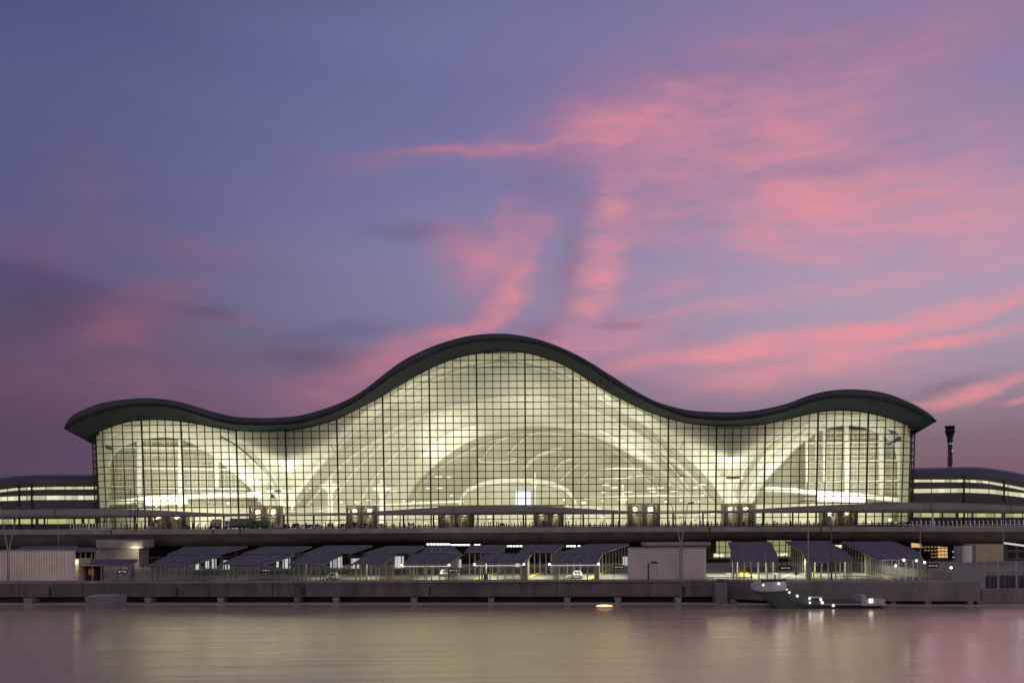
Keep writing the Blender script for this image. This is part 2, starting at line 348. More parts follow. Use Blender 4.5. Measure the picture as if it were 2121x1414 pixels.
def lerp_tab(tab, x):
    if x <= tab[0][0]: return tab[0][1]
    for (a, b), (c, d) in zip(tab, tab[1:]):
        if x <= c: return b + (d - b) * (x - a) / (c - a)
    return tab[-1][1]

# ------------------------------------------------------------------ water and ground
ZF = 1.0
m = MB(); nx, ny = 2, 2
m.box(-900, 900, -60, 159, -.4, 0.0); struct(m.build('water', 'water'))
m = MB(); m.box(-2500, 2500, 162.6, 6000, -1.0, ZF - .01); struct(m.build('ground', 'asphalt'))
m = MB(); m.box(-170, 200, 163, 296, ZF, ZF + .06); struct(m.build('parking_ground', 'floor'))

# ------------------------------------------------------------------ terminal
TB = thing('terminal_building', 'huge brightly lit glass terminal under a dark wave shaped roof with three humps', 'terminal', (0, 375, 12))
FY = 375.0; LEAN = .09; ZB = 12.0
def FP(px, py):     # point on the leaning glass face
    a, b = k2(px, py); Yd = (FY - LEAN * (CZ - ZB)) / (1 + LEAN * b); return Vector((a * Yd, Yd, CZ + b * Yd))
TOP = [(135, 887), (137.5, 873), (147, 862), (162, 853), (200, 837), (240, 829), (287, 824.5), (325, 825), (350, 828), (387, 837), (425, 849), (475, 861), (525, 865), (575, 864.5), (630, 858), (700, 836), (749, 810), (799, 772), (832, 748), (881, 723), (931, 705), (980, 694), (1030, 690.5), (1063, 692.5), (1112, 701.5), (1162, 719), (1211, 743), (1261, 774), (1294, 795), (1327, 815), (1360, 831), (1400, 843.5), (1434, 850), (1485, 853), (1536, 852.5), (1587, 846), (1638, 834), (1672, 821), (1706, 811), (1740, 806.5), (1774, 806), (1808, 809), (1842, 816), (1876, 829), (1910, 846), (1930, 860), (1938, 872)]
RIM = [(136, 890), (142, 886), (155, 877), (172, 869), (205, 857), (240, 847), (287, 841), (325, 841), (362, 845.5), (412, 860), (450, 872), (487, 879), (525, 881), (562, 880.5), (630, 875), (700, 851), (749, 824), (799, 789), (832, 767.5), (865, 749), (898, 734.5), (931, 721), (980, 710), (1030, 706), (1080, 709), (1129, 718), (1162, 729.5), (1195, 746), (1228, 766), (1261, 789), (1294, 809), (1327, 826), (1360, 841), (1400, 857), (1434, 865.5), (1485, 870), (1536, 869), (1587, 862), (1638, 848), (1672, 835), (1706, 827), (1740, 823.5), (1774, 824), (1808, 827.5), (1842, 834), (1876, 846), (1910, 862), (1930, 870), (1937.5, 874)]
GL = [(196, 896), (200, 893.5), (212, 889), (235, 881), (255, 875), (275, 871), (312, 868.5), (345, 869), (382, 873), (417, 879), (450, 885.5), (487, 891), (525, 893), (562, 893), (600, 890), (630, 886), (665, 878), (700, 866.5), (733, 850), (782, 825), (822, 800.5), (865, 776), (898, 759), (931, 746), (964, 736), (997, 730.5), (1030, 728), (1063, 728), (1096, 731), (1129, 741), (1162, 752.6), (1195, 771), (1228, 792), (1261, 812), (1294, 829), (1327, 845), (1360, 858), (1400, 870), (1434, 877), (1485, 882), (1536, 882), (1583, 878), (1617, 871), (1655, 861.6), (1689, 854), (1723, 850), (1760, 850), (1794, 854), (1828, 861.6), (1862, 872), (1879, 879), (1889.5, 886)]
NS = 161
def sampx(tab, n=NS):     # smooth curve, evenly spaced along its length
    return cat_rom([Vector((x, y, 0)) for x, y in tab], n)
YT, YR = 357., 353.
top = [W(p.x, p.y, YT - 3.5) for p in sampx(TOP)]
rim = [W(p.x, p.y, YR) for p in sampx(RIM)]
glp = [FP(p.x, p.y) for p in sampx(GL)]
BACK = 480.
nose = [(a + b) / 2 + Vector((0, -1.3, .1)) for a, b in zip(top, rim)]
n1 = [a.lerp(b, .22) + Vector((0, -.9, .0)) for a, b in zip(top, rim)]
top2 = [a + Vector((0, 6, .5)) if 3 < i < NS - 4 else a + Vector((0, 6, 0)) for i, a in enumerate(top)]
topb = [Vector((a.x, BACK, a.z - 3)) for a in top]
MB().grid([rim, nose, n1, top, top2, topb]).build('roof', 'roof', TB, smooth=True)
# roof side edges, running back
rb = [Vector((a.x, BACK, a.z - 3.6)) for a in rim]
m = MB(); m.grid([rim, [r.lerp(g, .5) + Vector((0, 0, -.05)) for r, g in zip(rim, glp)], glp])
for i in (0, NS - 1):
    sg = 1 if i == 0 else -1
    e = [rim[i].lerp(rb[i], t) + Vector((0, 0, -2.6 * min(1, t * 5) - 1.0 * t)) for t in (0, .03, .07, .12, .18, .3, .6, 1)]
    gxs = (-160.75, sg) if i == 0 else (154.75, sg)
    g = [Vector((gxs[0] + sg * dx if k else glp[i].x, y, glp[i].z - .5 * (k > 0))) for k, (y, dx) in enumerate([(glp[i].y, 0), (378, 3.4), (384, .3), (392, 0), (402, 0), (420, 0), (450, 0), (BACK, 0)])]
    m.grid([e, g])
m.build('soffit', 'soffit', TB, smooth=True)
# soffit panel joints
m = MB()
for i in range(3, NS - 3):
    if i % 2: continue
    a, b = rim[i] + Vector((0, .1, -.05)), glp[i] + Vector((0, -.2, -.08)); m.bar(a, b, .10, .06)
m.build('soffit_joint', 'black', TB)
m = MB(); m.grid([topb, [Vector((a.x, BACK, ZB)) for a in topb]]); m.build('rear_wall', 'wing', TB)

# glass plan: base points with outward normals
gx = [(p.x, p.z) for p in glp]
gx.sort()
XL = -160.6; XR = 154.6; R = 11.5
cols = []    # (x, y, nx, ny, ztop, major)
def ztop(x): return lerp_tab(gx, x)
ncs = 5
for k in range(14, 0, -1): cols.append((XL, FY + R + 3.1 * k, -1, 0, None, False))
for k in range(ncs + 1):
    t = math.pi / 2 * k / ncs; cols.append((XL + R - R * math.cos(t), FY + R - R * math.sin(t), -math.cos(t), -math.sin(t), 0, False))
majors = [301, 382, 495, 596, 702, 797, 893, 990, 1089, 1187, 1283, 1383, 1482, 1582, 1690, 1793]
xs0 = XL + R; prev = 242
pxs = []
cntl = {301: 2, 382: 5, 1383: 6, 1690: 6}
for mj in majors:
    nn = max(1, round((mj - prev) / 16.9))
    for q in range(1, nn + 1): pxs.append((prev + (mj - prev) * q / nn, q == nn))
    prev = mj
for q in range(1, 3): pxs.append((1793 + 18 * q, False))
for p_, mj in pxs: cols.append((FP(p_, 1075).x, FY, 0, -1, 0, mj))
for k in range(ncs + 1):
    t = math.pi / 2 * (1 - k / ncs); cols.append((XR - R + R * math.cos(t), FY + R - R * math.sin(t), math.cos(t), -math.sin(t), 0, False))
for k in range(1, 15): cols.append((XR, FY + R + 3.1 * k, 1, 0, None, False))
def cp(c, z):
    o = LEAN * (z - ZB); return Vector((c[0] + c[2] * o * .25, c[1] + c[3] * o, z))
zt = []
for c in cols:
    if c[4] is None: zt.append((ztop(XL) if c[0] < 0 else ztop(XR)) - .4)
    else:
        z = 40
        for _ in range(3): z = ztop(cp(c, z).x)
        zt.append(z)
m = MB()
for i in range(len(cols) - 1):
    a, b = cols[i], cols[i + 1]; m.quad(cp(a, ZB), cp(b, ZB), cp(b, zt[i + 1] + .3), cp(a, zt[i] + .3))
m.build('glazing', 'glass', TB)
m = MB(); mm = MB()
for i, c in enumerate(cols):
    w = .56 if c[5] else .30; o = Vector((c[2], c[3], 0))
    (mm if c[5] else m).bar(cp(c, ZB) + o * .1, cp(c, zt[i] + .1) + o * .1, w, .5 if c[5] else .35, up=Vector((c[3], -c[2], 0)) if abs(c[2]) > .3 else Vector((0, 1, 0)))
Z0 = FP(1060, 1046).z; DZ = 2.555
rows = [Z0 + DZ * k for k in range(-3, 26)]
for z in rows:
    if z < ZB: continue
    for i in range(len(cols) - 1):
        if z < min(zt[i], zt[i + 1]) - .3:
            a, b = cp(cols[i], z), cp(cols[i + 1], z); o = Vector((cols[i][2], cols[i][3], 0)) * .12
            m.bar(a + o, b + o, .29, .3, up=Vector((0, 0, 1)))
# edge trim under the soffit
for i in range(len(cols) - 1):
    m.bar(cp(cols[i], zt[i]), cp(cols[i + 1], zt[i + 1]), .5, .45, up=Vector((0, 0, 1)))
m.build('mullion_grid', 'mullion', TB); mm.build('main_mullion', 'mullion', TB)

# interior vaults -------------------------------------------------
def arc(pts, Yd, n=60): return [W(p.x, p.y, Yd) for p in cat_rom([Vector((x, y, 0)) for x, y in pts], n)]
def ribbon(name, up, lo, Yd, th=1.6, mt='rib', n=60, cat='arch'):
    a, b = arc(up, Yd, n), arc(lo, Yd, n); bk = Vector((0, th, 0))
    MB().grid([[p + bk for p in a], a, b, [p + bk for p in b]]).build(name, mt, TB)
def shift(pts, w):      # same curve moved inward by w pixels along its normal
    out = []
    for i, (x, y) in enumerate(pts):
        a = pts[max(0, i - 1)]; b = pts[min(len(pts) - 1, i + 1)]
        tx, ty = b[0] - a[0], b[1] - a[1]; l = math.hypot(tx, ty)
        ww = w[i] if isinstance(w, list) else w
        out.append((x - ty / l * ww, y + tx / l * ww))
    return out
A1 = [(596, 1050), (618, 1022), (645, 988), (668, 960), (691, 936), (738, 890), (774, 863), (805, 840), (850, 810), (905, 785), (945, 770), (982, 760), (1035, 753), (1084, 757), (1135, 769), (1175, 786), (1211, 806), (1245, 826), (1281, 848), (1315, 867), (1350, 888), (1398, 925), (1448, 970), (1479, 1005), (1508, 1050)]
A2 = [(636, 1050), (665, 1015), (699, 974), (740, 940), (785, 912), (833, 882), (880, 862), (930, 846), (982, 834), (1033, 826), (1084, 822), (1135, 826), (1183, 835), (1220, 849), (1260, 867), (1299, 889), (1347, 920), (1400, 962), (1445, 1005), (1482, 1050)]
A3 = [(786, 1050), (813, 1014), (835, 984), (857, 957), (880, 931), (905, 909), (939, 890), (987, 877), (1040, 867), (1096, 863), (1150, 866), (1200, 876), (1240, 888), (1281, 906), (1319, 927), (1359, 957), (1398, 990), (1425, 1018), (1452, 1050)]
A3b = [(832, 1050), (850, 1018), (863, 998), (882, 980), (918, 948), (950, 926), (985, 908), (1025, 895), (1060, 886), (1100, 882), (1150, 883), (1200, 893), (1245, 908), (1290, 931), (1331, 957), (1374, 990), (1400, 1013), (1430, 1050)]
A4 = [(850, 1050), (868, 1010), (890, 985), (930, 955), (987, 925), (1040, 907), (1090, 898), (1135, 896), (1190, 902), (1240, 915), (1290, 945), (1330, 980), (1365, 1020), (1385, 1050)]
G = [(p.x, p.y) for p in sampx(GL, 200)]
def gseg(x0, x1, d=0): q = [(x, y + d) for x, y in G if x0 <= x <= x1]; return q[:-1:3] + [q[-1]]
GC = gseg(598, 1506, 1); GLs = gseg(199, 606, 1); GRs = gseg(1498, 1888, 1)
B1 = [(203, 1050), (207, 930), (224, 903), (255, 889), (310, 880), (360, 876), (420, 884), (470, 897), (510, 922), (545, 956), (575, 1000), (592, 1050)]
B2 = [(209, 1050), (220, 945), (250, 912), (300, 898), (345, 893), (395, 898), (445, 915), (491, 941), (522, 973), (550, 1010), (574, 1050)]
B2b = [(215, 1050), (228, 955), (256, 923), (304, 908), (346, 905), (385, 912), (425, 934), (456, 956), (491, 986), (520, 1013), (548, 1050)]
B1R = [(1512, 1050), (1524, 1010), (1545, 965), (1578, 925), (1620, 897), (1665, 876), (1715, 862), (1760, 860), (1800, 867), (1840, 880), (1868, 897), (1881, 930), (1886, 1050)]
B2R = [(1520, 1050), (1545, 995), (1582, 945), (1620, 916), (1655, 894), (1700, 874), (1760, 868), (1815, 880), (1850, 897), (1869, 930), (1880, 1050)]
B2bR = [(1552, 1050), (1584, 998), (1620, 957), (1652, 925), (1688, 899), (1722, 884), (1765, 880), (1808, 890), (1840, 908), (1857, 935), (1873, 1050)]
def loft(name, c0, c1, mt, n=60):
    rows_ = [[a.lerp(b, t) for a, b in zip(c0, c1)] for t in (0, .25, .5, .75, 1)]
    MB().grid(rows_).build(name, mt, TB, smooth=True)
gc = [p + Vector((0, .6, 0)) for p in [FP(q.x, q.y) for q in cat_rom([Vector((x, y, 0)) for x, y in GC], 60)]]
gl_ = [p + Vector((0, .6, 0)) for p in [FP(q.x, q.y) for q in cat_rom([Vector((x, y, 0)) for x, y in GLs], 60)]]
gr_ = [p + Vector((0, .6, 0)) for p in [FP(q.x, q.y) for q in cat_rom([Vector((x, y, 0)) for x, y in GRs], 60)]]
w1 = [11] * len(A1)
for i, (x, y) in enumerate(A1):
    w1[i] = 24 if x > 1420 else (6 if 960 < x < 1180 else (14 if x > 1340 else 8))
A1u = shift(A1, [-w for w in w1])
YA = (386, 398, 410, 424, 440)
loft('ceiling', gc, arc(A1u, YA[0] - .5), 'ceil'); ribbon('arch', A1u, A1, YA[0] - .5)
loft('vault', arc(A1, YA[0] + 1), arc(shift(A2, -5), YA[1]), 'vault2')
w2 = [-2 if (x < 700 or x > 1400) else -6 for x, y in A2]
ribbon('arch', shift(A2, [-5 if (x < 900 or x > 1240) else -5 for x, y in A2]), shift(A2, [0 if (x < 900 or x > 1240) else 5 for x, y in A2]), YA[1] - .2)
loft('vault', arc(shift(A2, [-1 if (x < 900 or x > 1240) else 4 for x, y in A2]), YA[1] + 1), arc(A3, YA[2]), 'vault')
ribbon('arch', A3, A3b, YA[2], mt='ceil')
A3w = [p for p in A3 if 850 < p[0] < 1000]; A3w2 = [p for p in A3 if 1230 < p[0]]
ribbon('painted_arch_highlight', shift(A3w, 2), shift(A3w, [3, 12, 15, 15, 14, 4][:len(A3w)] + [4] * max(0, len(A3w) - 6)), YA[2] - .3, .5, 'rib', 30)  # white strip painting the brightly lit stretch of the arch
ribbon('painted_arch_highlight', A3w2, shift(A3w2, [3, 9] + [12] * (len(A3w2) - 5) + [7, 5, 4]), YA[2] - .3, .5, 'rib', 30)  # same painted highlight along the right leg
loft('vault', arc(A3b, YA[2] + 1), arc(A4, YA[3]), 'vault2')
ribbon('arch', shift(A4, -2), shift(A4, 1.5), YA[3])
# end wall under the last arch
a4 = arc(A4, YA[3] + 1.5); bl = [Vector((p.x, p.y, 12.5)) for p in a4]
MB().grid([a4, bl]).build('inner_wall', 'wallin', TB)
for sgn, g_, b1, b2, b2b in ((-1, gl_, B1, B2, B2b), (1, gr_, B1R, B2R, B2bR)):
    loft('ceiling', g_, arc([(206, 918)] + b1[2:] if sgn < 0 else b1[:-2] + [(1883, 921)], 385), 'ceil'); ribbon('arch', shift(b1, -2), shift(b1, 2), 384.6)
    loft('vault', arc(b1, 386), arc(b2, 395), 'vault')
    ribbon('arch', b2, b2b, 395, mt='rib')
    loft('vault', arc(b2b, 396), arc([(p[0] + sgn * 6, p[1] + 5) for p in b2b], 404), 'vault2')
    e = arc([(p[0] + sgn * 6, p[1] + 5) for p in b2b], 404.5)
    MB().grid([e, [Vector((p.x, p.y, 12.5)) for p in e]]).build('inner_wall', 'wallin', TB)
# second set of side ribs seen fanning out of the piers
ribbon('arch', [(455, 905), (490, 925), (525, 955), (555, 985), (580, 1020), (592, 1050)], [(455, 909), (488, 930), (521, 960), (550, 990), (575, 1024), (588, 1050)], 389, mt='rib', n=30)
ribbon('arch', [(535, 925), (560, 937), (590, 958), (605, 975), (612, 1000), (612, 1050)], [(535, 930), (556, 945), (580, 965), (594, 985), (599, 1005), (598, 1050)], 384, mt='rib', n=30)
ribbon('arch', [(1540, 1030), (1575, 975), (1610, 935), (1640, 908), (1670, 885)], [(1546, 1032), (1582, 979), (1616, 941), (1645, 912), (1674, 888)], 388, mt='rib', n=30)
for pts in ([(687, 1045), (714, 1000), (748, 960), (800, 915), (860, 880)], [(740, 1045), (775, 990), (815, 945), (860, 910)], [(1392, 950), (1345, 902), (1290, 862), (1235, 838)], [(1425, 1010), (1372, 948), (1310, 900), (1240, 872)],
            [(720, 930), (770, 890), (830, 850), (890, 822)], [(1455, 1010), (1405, 960), (1350, 915)]):
    ribbon('thin_rib', pts, shift(pts, 1.6), 392, .4, 'rib', 16)
# small arcs and the low wide arch on the end wall
for pts, w in (([(1083, 968), (1098, 952), (1120, 938), (1140, 930), (1162, 925)], 7), ([(1146, 974), (1158, 960), (1172, 952), (1184, 948)], 4), ([(1050, 940), (1070, 920), (1092, 903), (1120, 890)], 3),
               ([(1160, 995), (1175, 978), (1190, 965), (1205, 955)], 3), ([(1000, 945), (1015, 925), (1040, 908), (1070, 897)], 3), ([(1196, 1000), (1210, 985), (1225, 972)], 2)):
    ribbon('arch', pts, shift(pts, w), YA[3] + .4, .8, 'rib', 16)
A6 = [(948, 1050), (956, 1025), (968, 1012), (989, 1001), (1015, 994), (1046, 990), (1089, 989.5), (1120, 993), (1150, 999), (1175, 1011), (1190, 1030), (1197, 1050)]
ribbon('low_arch', A6, shift(A6, [5, 6, 7, 8, 9, 9, 9, 9, 9, 8, 6, 5]), 405, 2.5, 'rib')
a6 = arc(shift(A6, 7), 407); MB().grid([a6, [Vector((p.x, p.y, 12.5)) for p in a6]]).build('inner_wall', 'wallin', TB)
m = MB()
for x0, x1, y0, y1, d in ((1068, 1099, 1016, 1049, 404),): m.quad(W(x0, y1, d), W(x1, y1, d), W(x1, y0, d), W(x0, y0, d))
m.build('light_screen', 'Lblue', TB)
# plain white ring standing in for a ring light high on the end wall
m = MB(); ring = [[W(1030 + 40 * math.cos(2 * math.pi * k / 34), 952 + 6 * math.sin(2 * math.pi * k / 34), YA[3] - 2) + Vector((0, 0, dz)) for k in range(35)] for dz in (-.3, .3)]
m.grid(ring).build('white_ring', 'rib', TB)
# interior pier capitals: disc, cone, stem
def pier(px, ytop, ydisc, rpx, Yd, stem=8):
    c = W(px, ydisc, Yd); s = Yd / F; h = (ydisc - ytop) * s; r = rpx * s
    MB().lathe((c.x, c.y, 12.4), [(stem * s * .9, 0), (stem * s * .7, c.z - 12.4 - 3), (r * .45, c.z - 12.4 - 1.2), (r, c.z - 12.4 - .3), (r, c.z - 12.4 + .5), (r * .42, c.z - 12.4 + .9), (r * .22, c.z - 12.4 + h * .45), (.25, c.z - 12.4 + h)], 24).build('pier', 'rib', TB)
pier(1514 - 1, 958, 990, 26, 382); pier(684, 985, 1006, 22, 383, 7); pier(790, 990, 1012, 20, 392, 6); pier(1108, 978, 998, 8, 400, 2); pier(1290, 1004, 1034, 12, 396, 3); pier(582, 1000, 1018, 30, 384, 9)
# lattice walls at both ends
def lattice(x0, x1, y0, y1, vcols, hrows, Yd, tilt, seed):
    rnd = random.Random(seed); s = Yd / F
    m = MB(); m.quad(W(x0, y1, Yd + 1), W(x1, y1, Yd + 1), W(x1, y0, Yd + 1), W(x0, y0, Yd + 1)); m.build('lattice_backing', 'wallin', TB)
    m = MB(); x = x0
    while x < x1:
        m.bar(W(x, y0, Yd), W(x, y1, Yd), .22, .3); x += rnd.choice((8, 9, 10, 5, 14))
    y = y0 + 6
    while y < y1: m.bar(W(x0, y - tilt / 2, Yd), W(x1, y + tilt / 2, Yd), .22, .3, up=Vector((0, 0, 1))); y += 9.5
    m.build('lattice_grid', 'ceil', TB)
    m = MB()
    for x, w, a, b in vcols: m.bar(W(x, a, Yd - 2), W(x, b, Yd - 2), w * s, 1.4)
    for y, w in hrows: m.bar(W(x0, y - tilt / 2, Yd - .8), W(x1, y + tilt / 2, Yd - .8), w * s, .8, up=Vector((0, 0, 1)))
    m.build('lattice_frame', 'rib', TB)
lattice(205, 512, 908, 1050, [(217, 5, 890, 1046), (289, 7, 893, 1050), (374, 8, 890, 1050), (449, 9, 905, 1012)], [(928, 3.4), (970, 3.2), (1010, 3.0)], 397.0, 5, 1)
lattice(1668, 1884, 890, 1050, [(1671, 4, 905, 1000), (1691, 4, 893, 1000), (1707, 5, 885, 1000), (1753, 8, 868, 1035), (1825, 8, 872, 1035), (1862, 4, 880, 1035)], [(915, 3.4), (955, 3.0), (997, 3.0)], 397.0, -5, 2)
# mezzanines
def slab(name, pts, Yd, dep, th, mt='rib'):
    m = MB(); s = th * Yd / F; a = [W(x, y, Yd) for x, y in pts]; u = Vector((0, 0, s)); k = Vector((0, dep, 0))
    m.grid([[p + k for p in a], a, [p - u for p in a], [p - u + k for p in a]]); m.build(name, mt, TB)
slab('mezzanine', [(205, 1036), (260, 1033), (310, 1026), (390, 1022), (440, 1020), (500, 1019), (560, 1020)], 388, 8, 10)
slab('mezzanine', [(1584, 1008), (1640, 1010), (1700, 1016), (1783, 1021), (1830, 1027), (1884, 1033)], 388, 8, 8)
slab('mezzanine', [(1690, 1022), (1795, 1026)], 386, 3, 14, 'Lpale')  # slab given emission to paint a brightly lit edge
slab('mezzanine', [(300, 1029), (388, 1026)], 386, 3, 17, 'Lpale')  # lit edge again put in as emission
slab('mezzanine', [(640, 1048), (780, 1044), (900, 1038), (960, 1036)], 392, 8, 3)
slab('mezzanine', [(1210, 1030), (1320, 1025), (1460, 1026)], 394, 6, 3); slab('mezzanine', [(1240, 990), (1330, 985), (1480, 988)], 401, 6, 2.2, 'ceil'); slab('mezzanine', [(560, 1000), (640, 1003)], 390, 6, 3)
slab('mezzanine', [(1235, 972), (1280, 968), (1330, 970)], 404, 4, 2, 'ceil')
# small interior fittings and lamps on the lower floors
rnd = random.Random(5)
for k in range(190):
    px = rnd.uniform(215, 1875); py = rnd.uniform(1034, 1084); Yd = rnd.uniform(381, 392); w = rnd.uniform(1.0, 9); h = rnd.uniform(.7, 4)
    p = W(px, py, Yd); s = Yd / F; q = k % 3; MB().box(p.x - w * s / 2, p.x + w * s / 2, p.y, p.y + .8, p.z - h * s / 2, p.z + h * s / 2).build(('interior_lamp', 'interior_counter', 'interior_partition')[q], ('Lpale', 'brown', 'ceil')[q], TB)
for k in range(34):
    px = rnd.choice((rnd.uniform(1240, 1480), rnd.uniform(560, 960))); py = rnd.choice((1003, 1010, 1018, 1026, 988)) + rnd.uniform(-1.5, 1.5); p = W(px, py, 391); w = rnd.uniform(.3, 1.6)
    MB().box(p.x - w, p.x + w, p.y, p.y + .5, p.z - .15, p.z + .15).build('interior_lamp', 'Lpale', TB)
for sd_ in (0, 1):      # frosted screens closing the rounded glass corners
    seg = [i for i, c in enumerate(cols) if (c[0] < -100 if sd_ == 0 else c[0] > 100) and (abs(c[2]) > .3 or c[4] is None) and c[1] < FY + R + 14]
    def ins(c, z): q = cp(c, z); return q - Vector((c[2], c[3], 0)) * 1.3
    MB().grid([[ins(cols[i], ZB + .1) for i in seg], [ins(cols[i], 30) for i in seg], [ins(cols[i], zt[i] - .3) for i in seg]]).build('corner_screen', 'blind', TB)
# ground floor backdrop of the hall, floor slab and side returns
m = MB(); m.box(XL + 1, XR - 1, 378, 470, 11.0, 12.3); m.build('hall_floor', 'infloor', TB)
m = MB(); m.box(XL + 4, XR - 4, 393.2, 394, 12.3, 20.6); m.build('inner_wall', 'wallin', TB)
for sx, zz_ in ((XL + .6, ztop(XL) - .6), (XR - .6, ztop(XR) - .6)): m = MB(); m.quad((sx, 387.2, 12), (sx, 446, 12), (sx, 446, zz_ + .3), (sx, 387.2, zz_ + .3)); m.build('inner_wall', 'ceil', TB)
m = MB(); m.quad((XL + 2, 446, 12), (XR - 2, 446, 12), (XR - 2, 446, 38), (XL + 2, 446, 38)); m.build('inner_wall', 'wallin', TB)
# hanging struts under the crown
m = MB(); p = W(1038, 735, 377)
for x, y in ((1015, 762), (1025, 765), (1038, 768), (1060, 765), (1068, 760), (1050, 766)): m.tube(p, W(x, y, 381), .14)
for x0, y0, x1, y1 in ((667, 892, 693, 935), (1427, 890, 1410, 930), (752, 940, 760, 952), (845, 942, 856, 958)): m.tube(W(x0, y0, 380), W(x1, y1, 383), .3)
m.build('hanging_strut', 'wallin', TB)

# entrance vestibules
VEST = [(306, 385, 1062), (515, 581, 1047), (717, 781, 1046), (907, 982, 1046), (1106, 1168, 1045), (1301, 1366, 1042), (1499, 1564, 1042), (1704, 1776, 1048)]
for i, (x0, x1, y0) in enumerate(VEST):
    Yv = 369.; a = W(x0, y0, Yv); b = W(x1, 1090, Yv); zt_ = a.z
    m = MB(); xm = (a.x + b.x) / 2
    m.box(a.x, a.x + .8, Yv, Yv + 5, ZB, zt_); m.box(b.x - .8, b.x, Yv, Yv + 5, ZB, zt_); m.box(a.x + .8, b.x - .8, Yv + .02, Yv + 5, zt_ - .6, zt_)
    m.box(xm - .6, xm + .6, Yv, Yv + .8, ZB, zt_ - .6); m.box(a.x + .8, b.x - .8, Yv + .5, Yv + 1, ZB + 4.0, ZB + 4.4)
    ww = (b.x - a.x)
    for f in (.10, .38, .58, .88): m.box(a.x + ww * f, a.x + ww * f + .35, Yv + .1, Yv + .6, ZB, zt_ - .6)
    v = m.build('entrance_vestibule', 'brown', TB)
    MB().box(a.x + .8, b.x - .8, Yv + 4.7, Yv + 4.95, ZB, zt_ - .6).build('back_panel', 'wallin', v)
    for f0, f1 in ((.15, .33), (.64, .84)): MB().lathe((a.x + ww * (f0 + f1) / 2, Yv + 2.6, ZB + .02), [(ww * (f1 - f0) / 2, 0), (ww * (f1 - f0) / 2, zt_ - ZB - 1.5)], 14).build('lit_column', 'rib', v)
    MB().box(xm + .9, xm + .9 + 2.2, Yv + .3, Yv + .5, ZB, ZB + 3.2).build('door', 'glass', v); MB().box(xm - 3.1, xm - .9, Yv + .3, Yv + .5, ZB, ZB + 3.2).build('door', 'glass', v)
    for f in (.24, .74): point('porch_lamp', (a.x + ww * f, Yv + .5, zt_ - 1.8), 420, (1, .87, .55), .25)

# ------------------------------------------------------------------ forecourt canopy (wavy ribbon)
CT = [(-460, 1057), (-40, 1055), (0, 1055), (100, 1054), (200, 1053), (300, 1056), (400, 1061), (500, 1064.3), (600, 1065.2), (700, 1063), (760, 1059.5), (860, 1053), (950, 1048), (1060, 1046), (1110, 1047.5), (1200, 1052), (1290, 1057), (1380, 1059.7), (1500, 1057.5), (1590, 1053), (1650, 1049), (1740, 1044.5), (1850, 1041), (1890, 1040), (2000, 1041.5), (2121, 1047), (2170, 1050), (2560, 1055)]
def cbot(x): return lerp_tab([(-40, 1073), (200, 1072), (530, 1068.3), (1060, 1065.5), (1590, 1062), (1890, 1061), (2170, 1063)], x)
CAN = thing('forecourt_canopy', 'long thin grey canopy swelling and thinning in waves across the terminal front', 'canopy', (0, 350, 12))
tp = cat_rom([Vector((x, y, 0)) for x, y in CT], 130)
YC = 345.
r0 = [W(p.x, p.y, YC + 1.5) for p in tp]; r1 = [W(p.x, cbot(p.x), YC) for p in tp]
m = MB(); m.grid([[Vector((a.x, 366, a.z + .2)) for a in r0], r0, [a.lerp(b, .5) + Vector((0, -.5, 0)) for a, b in zip(r0, r1)], r1, [Vector((b.x, 366, b.z + .3)) for b in r1]])
m.build('canopy_roof', 'canopy', CAN, smooth=True)
m = MB()
for i in range(4, 130, 7):
    a, b = r0[i] + Vector((0, -.55, .0)), r1[i] + Vector((0, -.35, 0)); m.bar(a, b, .09, .15)
m.build('panel_joint', 'black', CAN)
for px in range(30, 2110, 62):
    if any(x0 - 6 < px < x1 + 6 for x0, x1, _ in VEST): continue
    p = W(px, cbot(px), YC + 8); MB().tube((p.x, YC + 8, ZB - 1), (p.x, YC + 8, p.z + .2), .35, .28, 10).build('column', 'white' if px in (186, 1932) else 'poled', CAN)
for px in (184, 1932):
    p = W(px, cbot(px), YC + .8); MB().tube((p.x, YC + .8, ZB - 1), (p.x, YC + .8, p.z), .32, .32, 10).build('column', 'white', CAN)

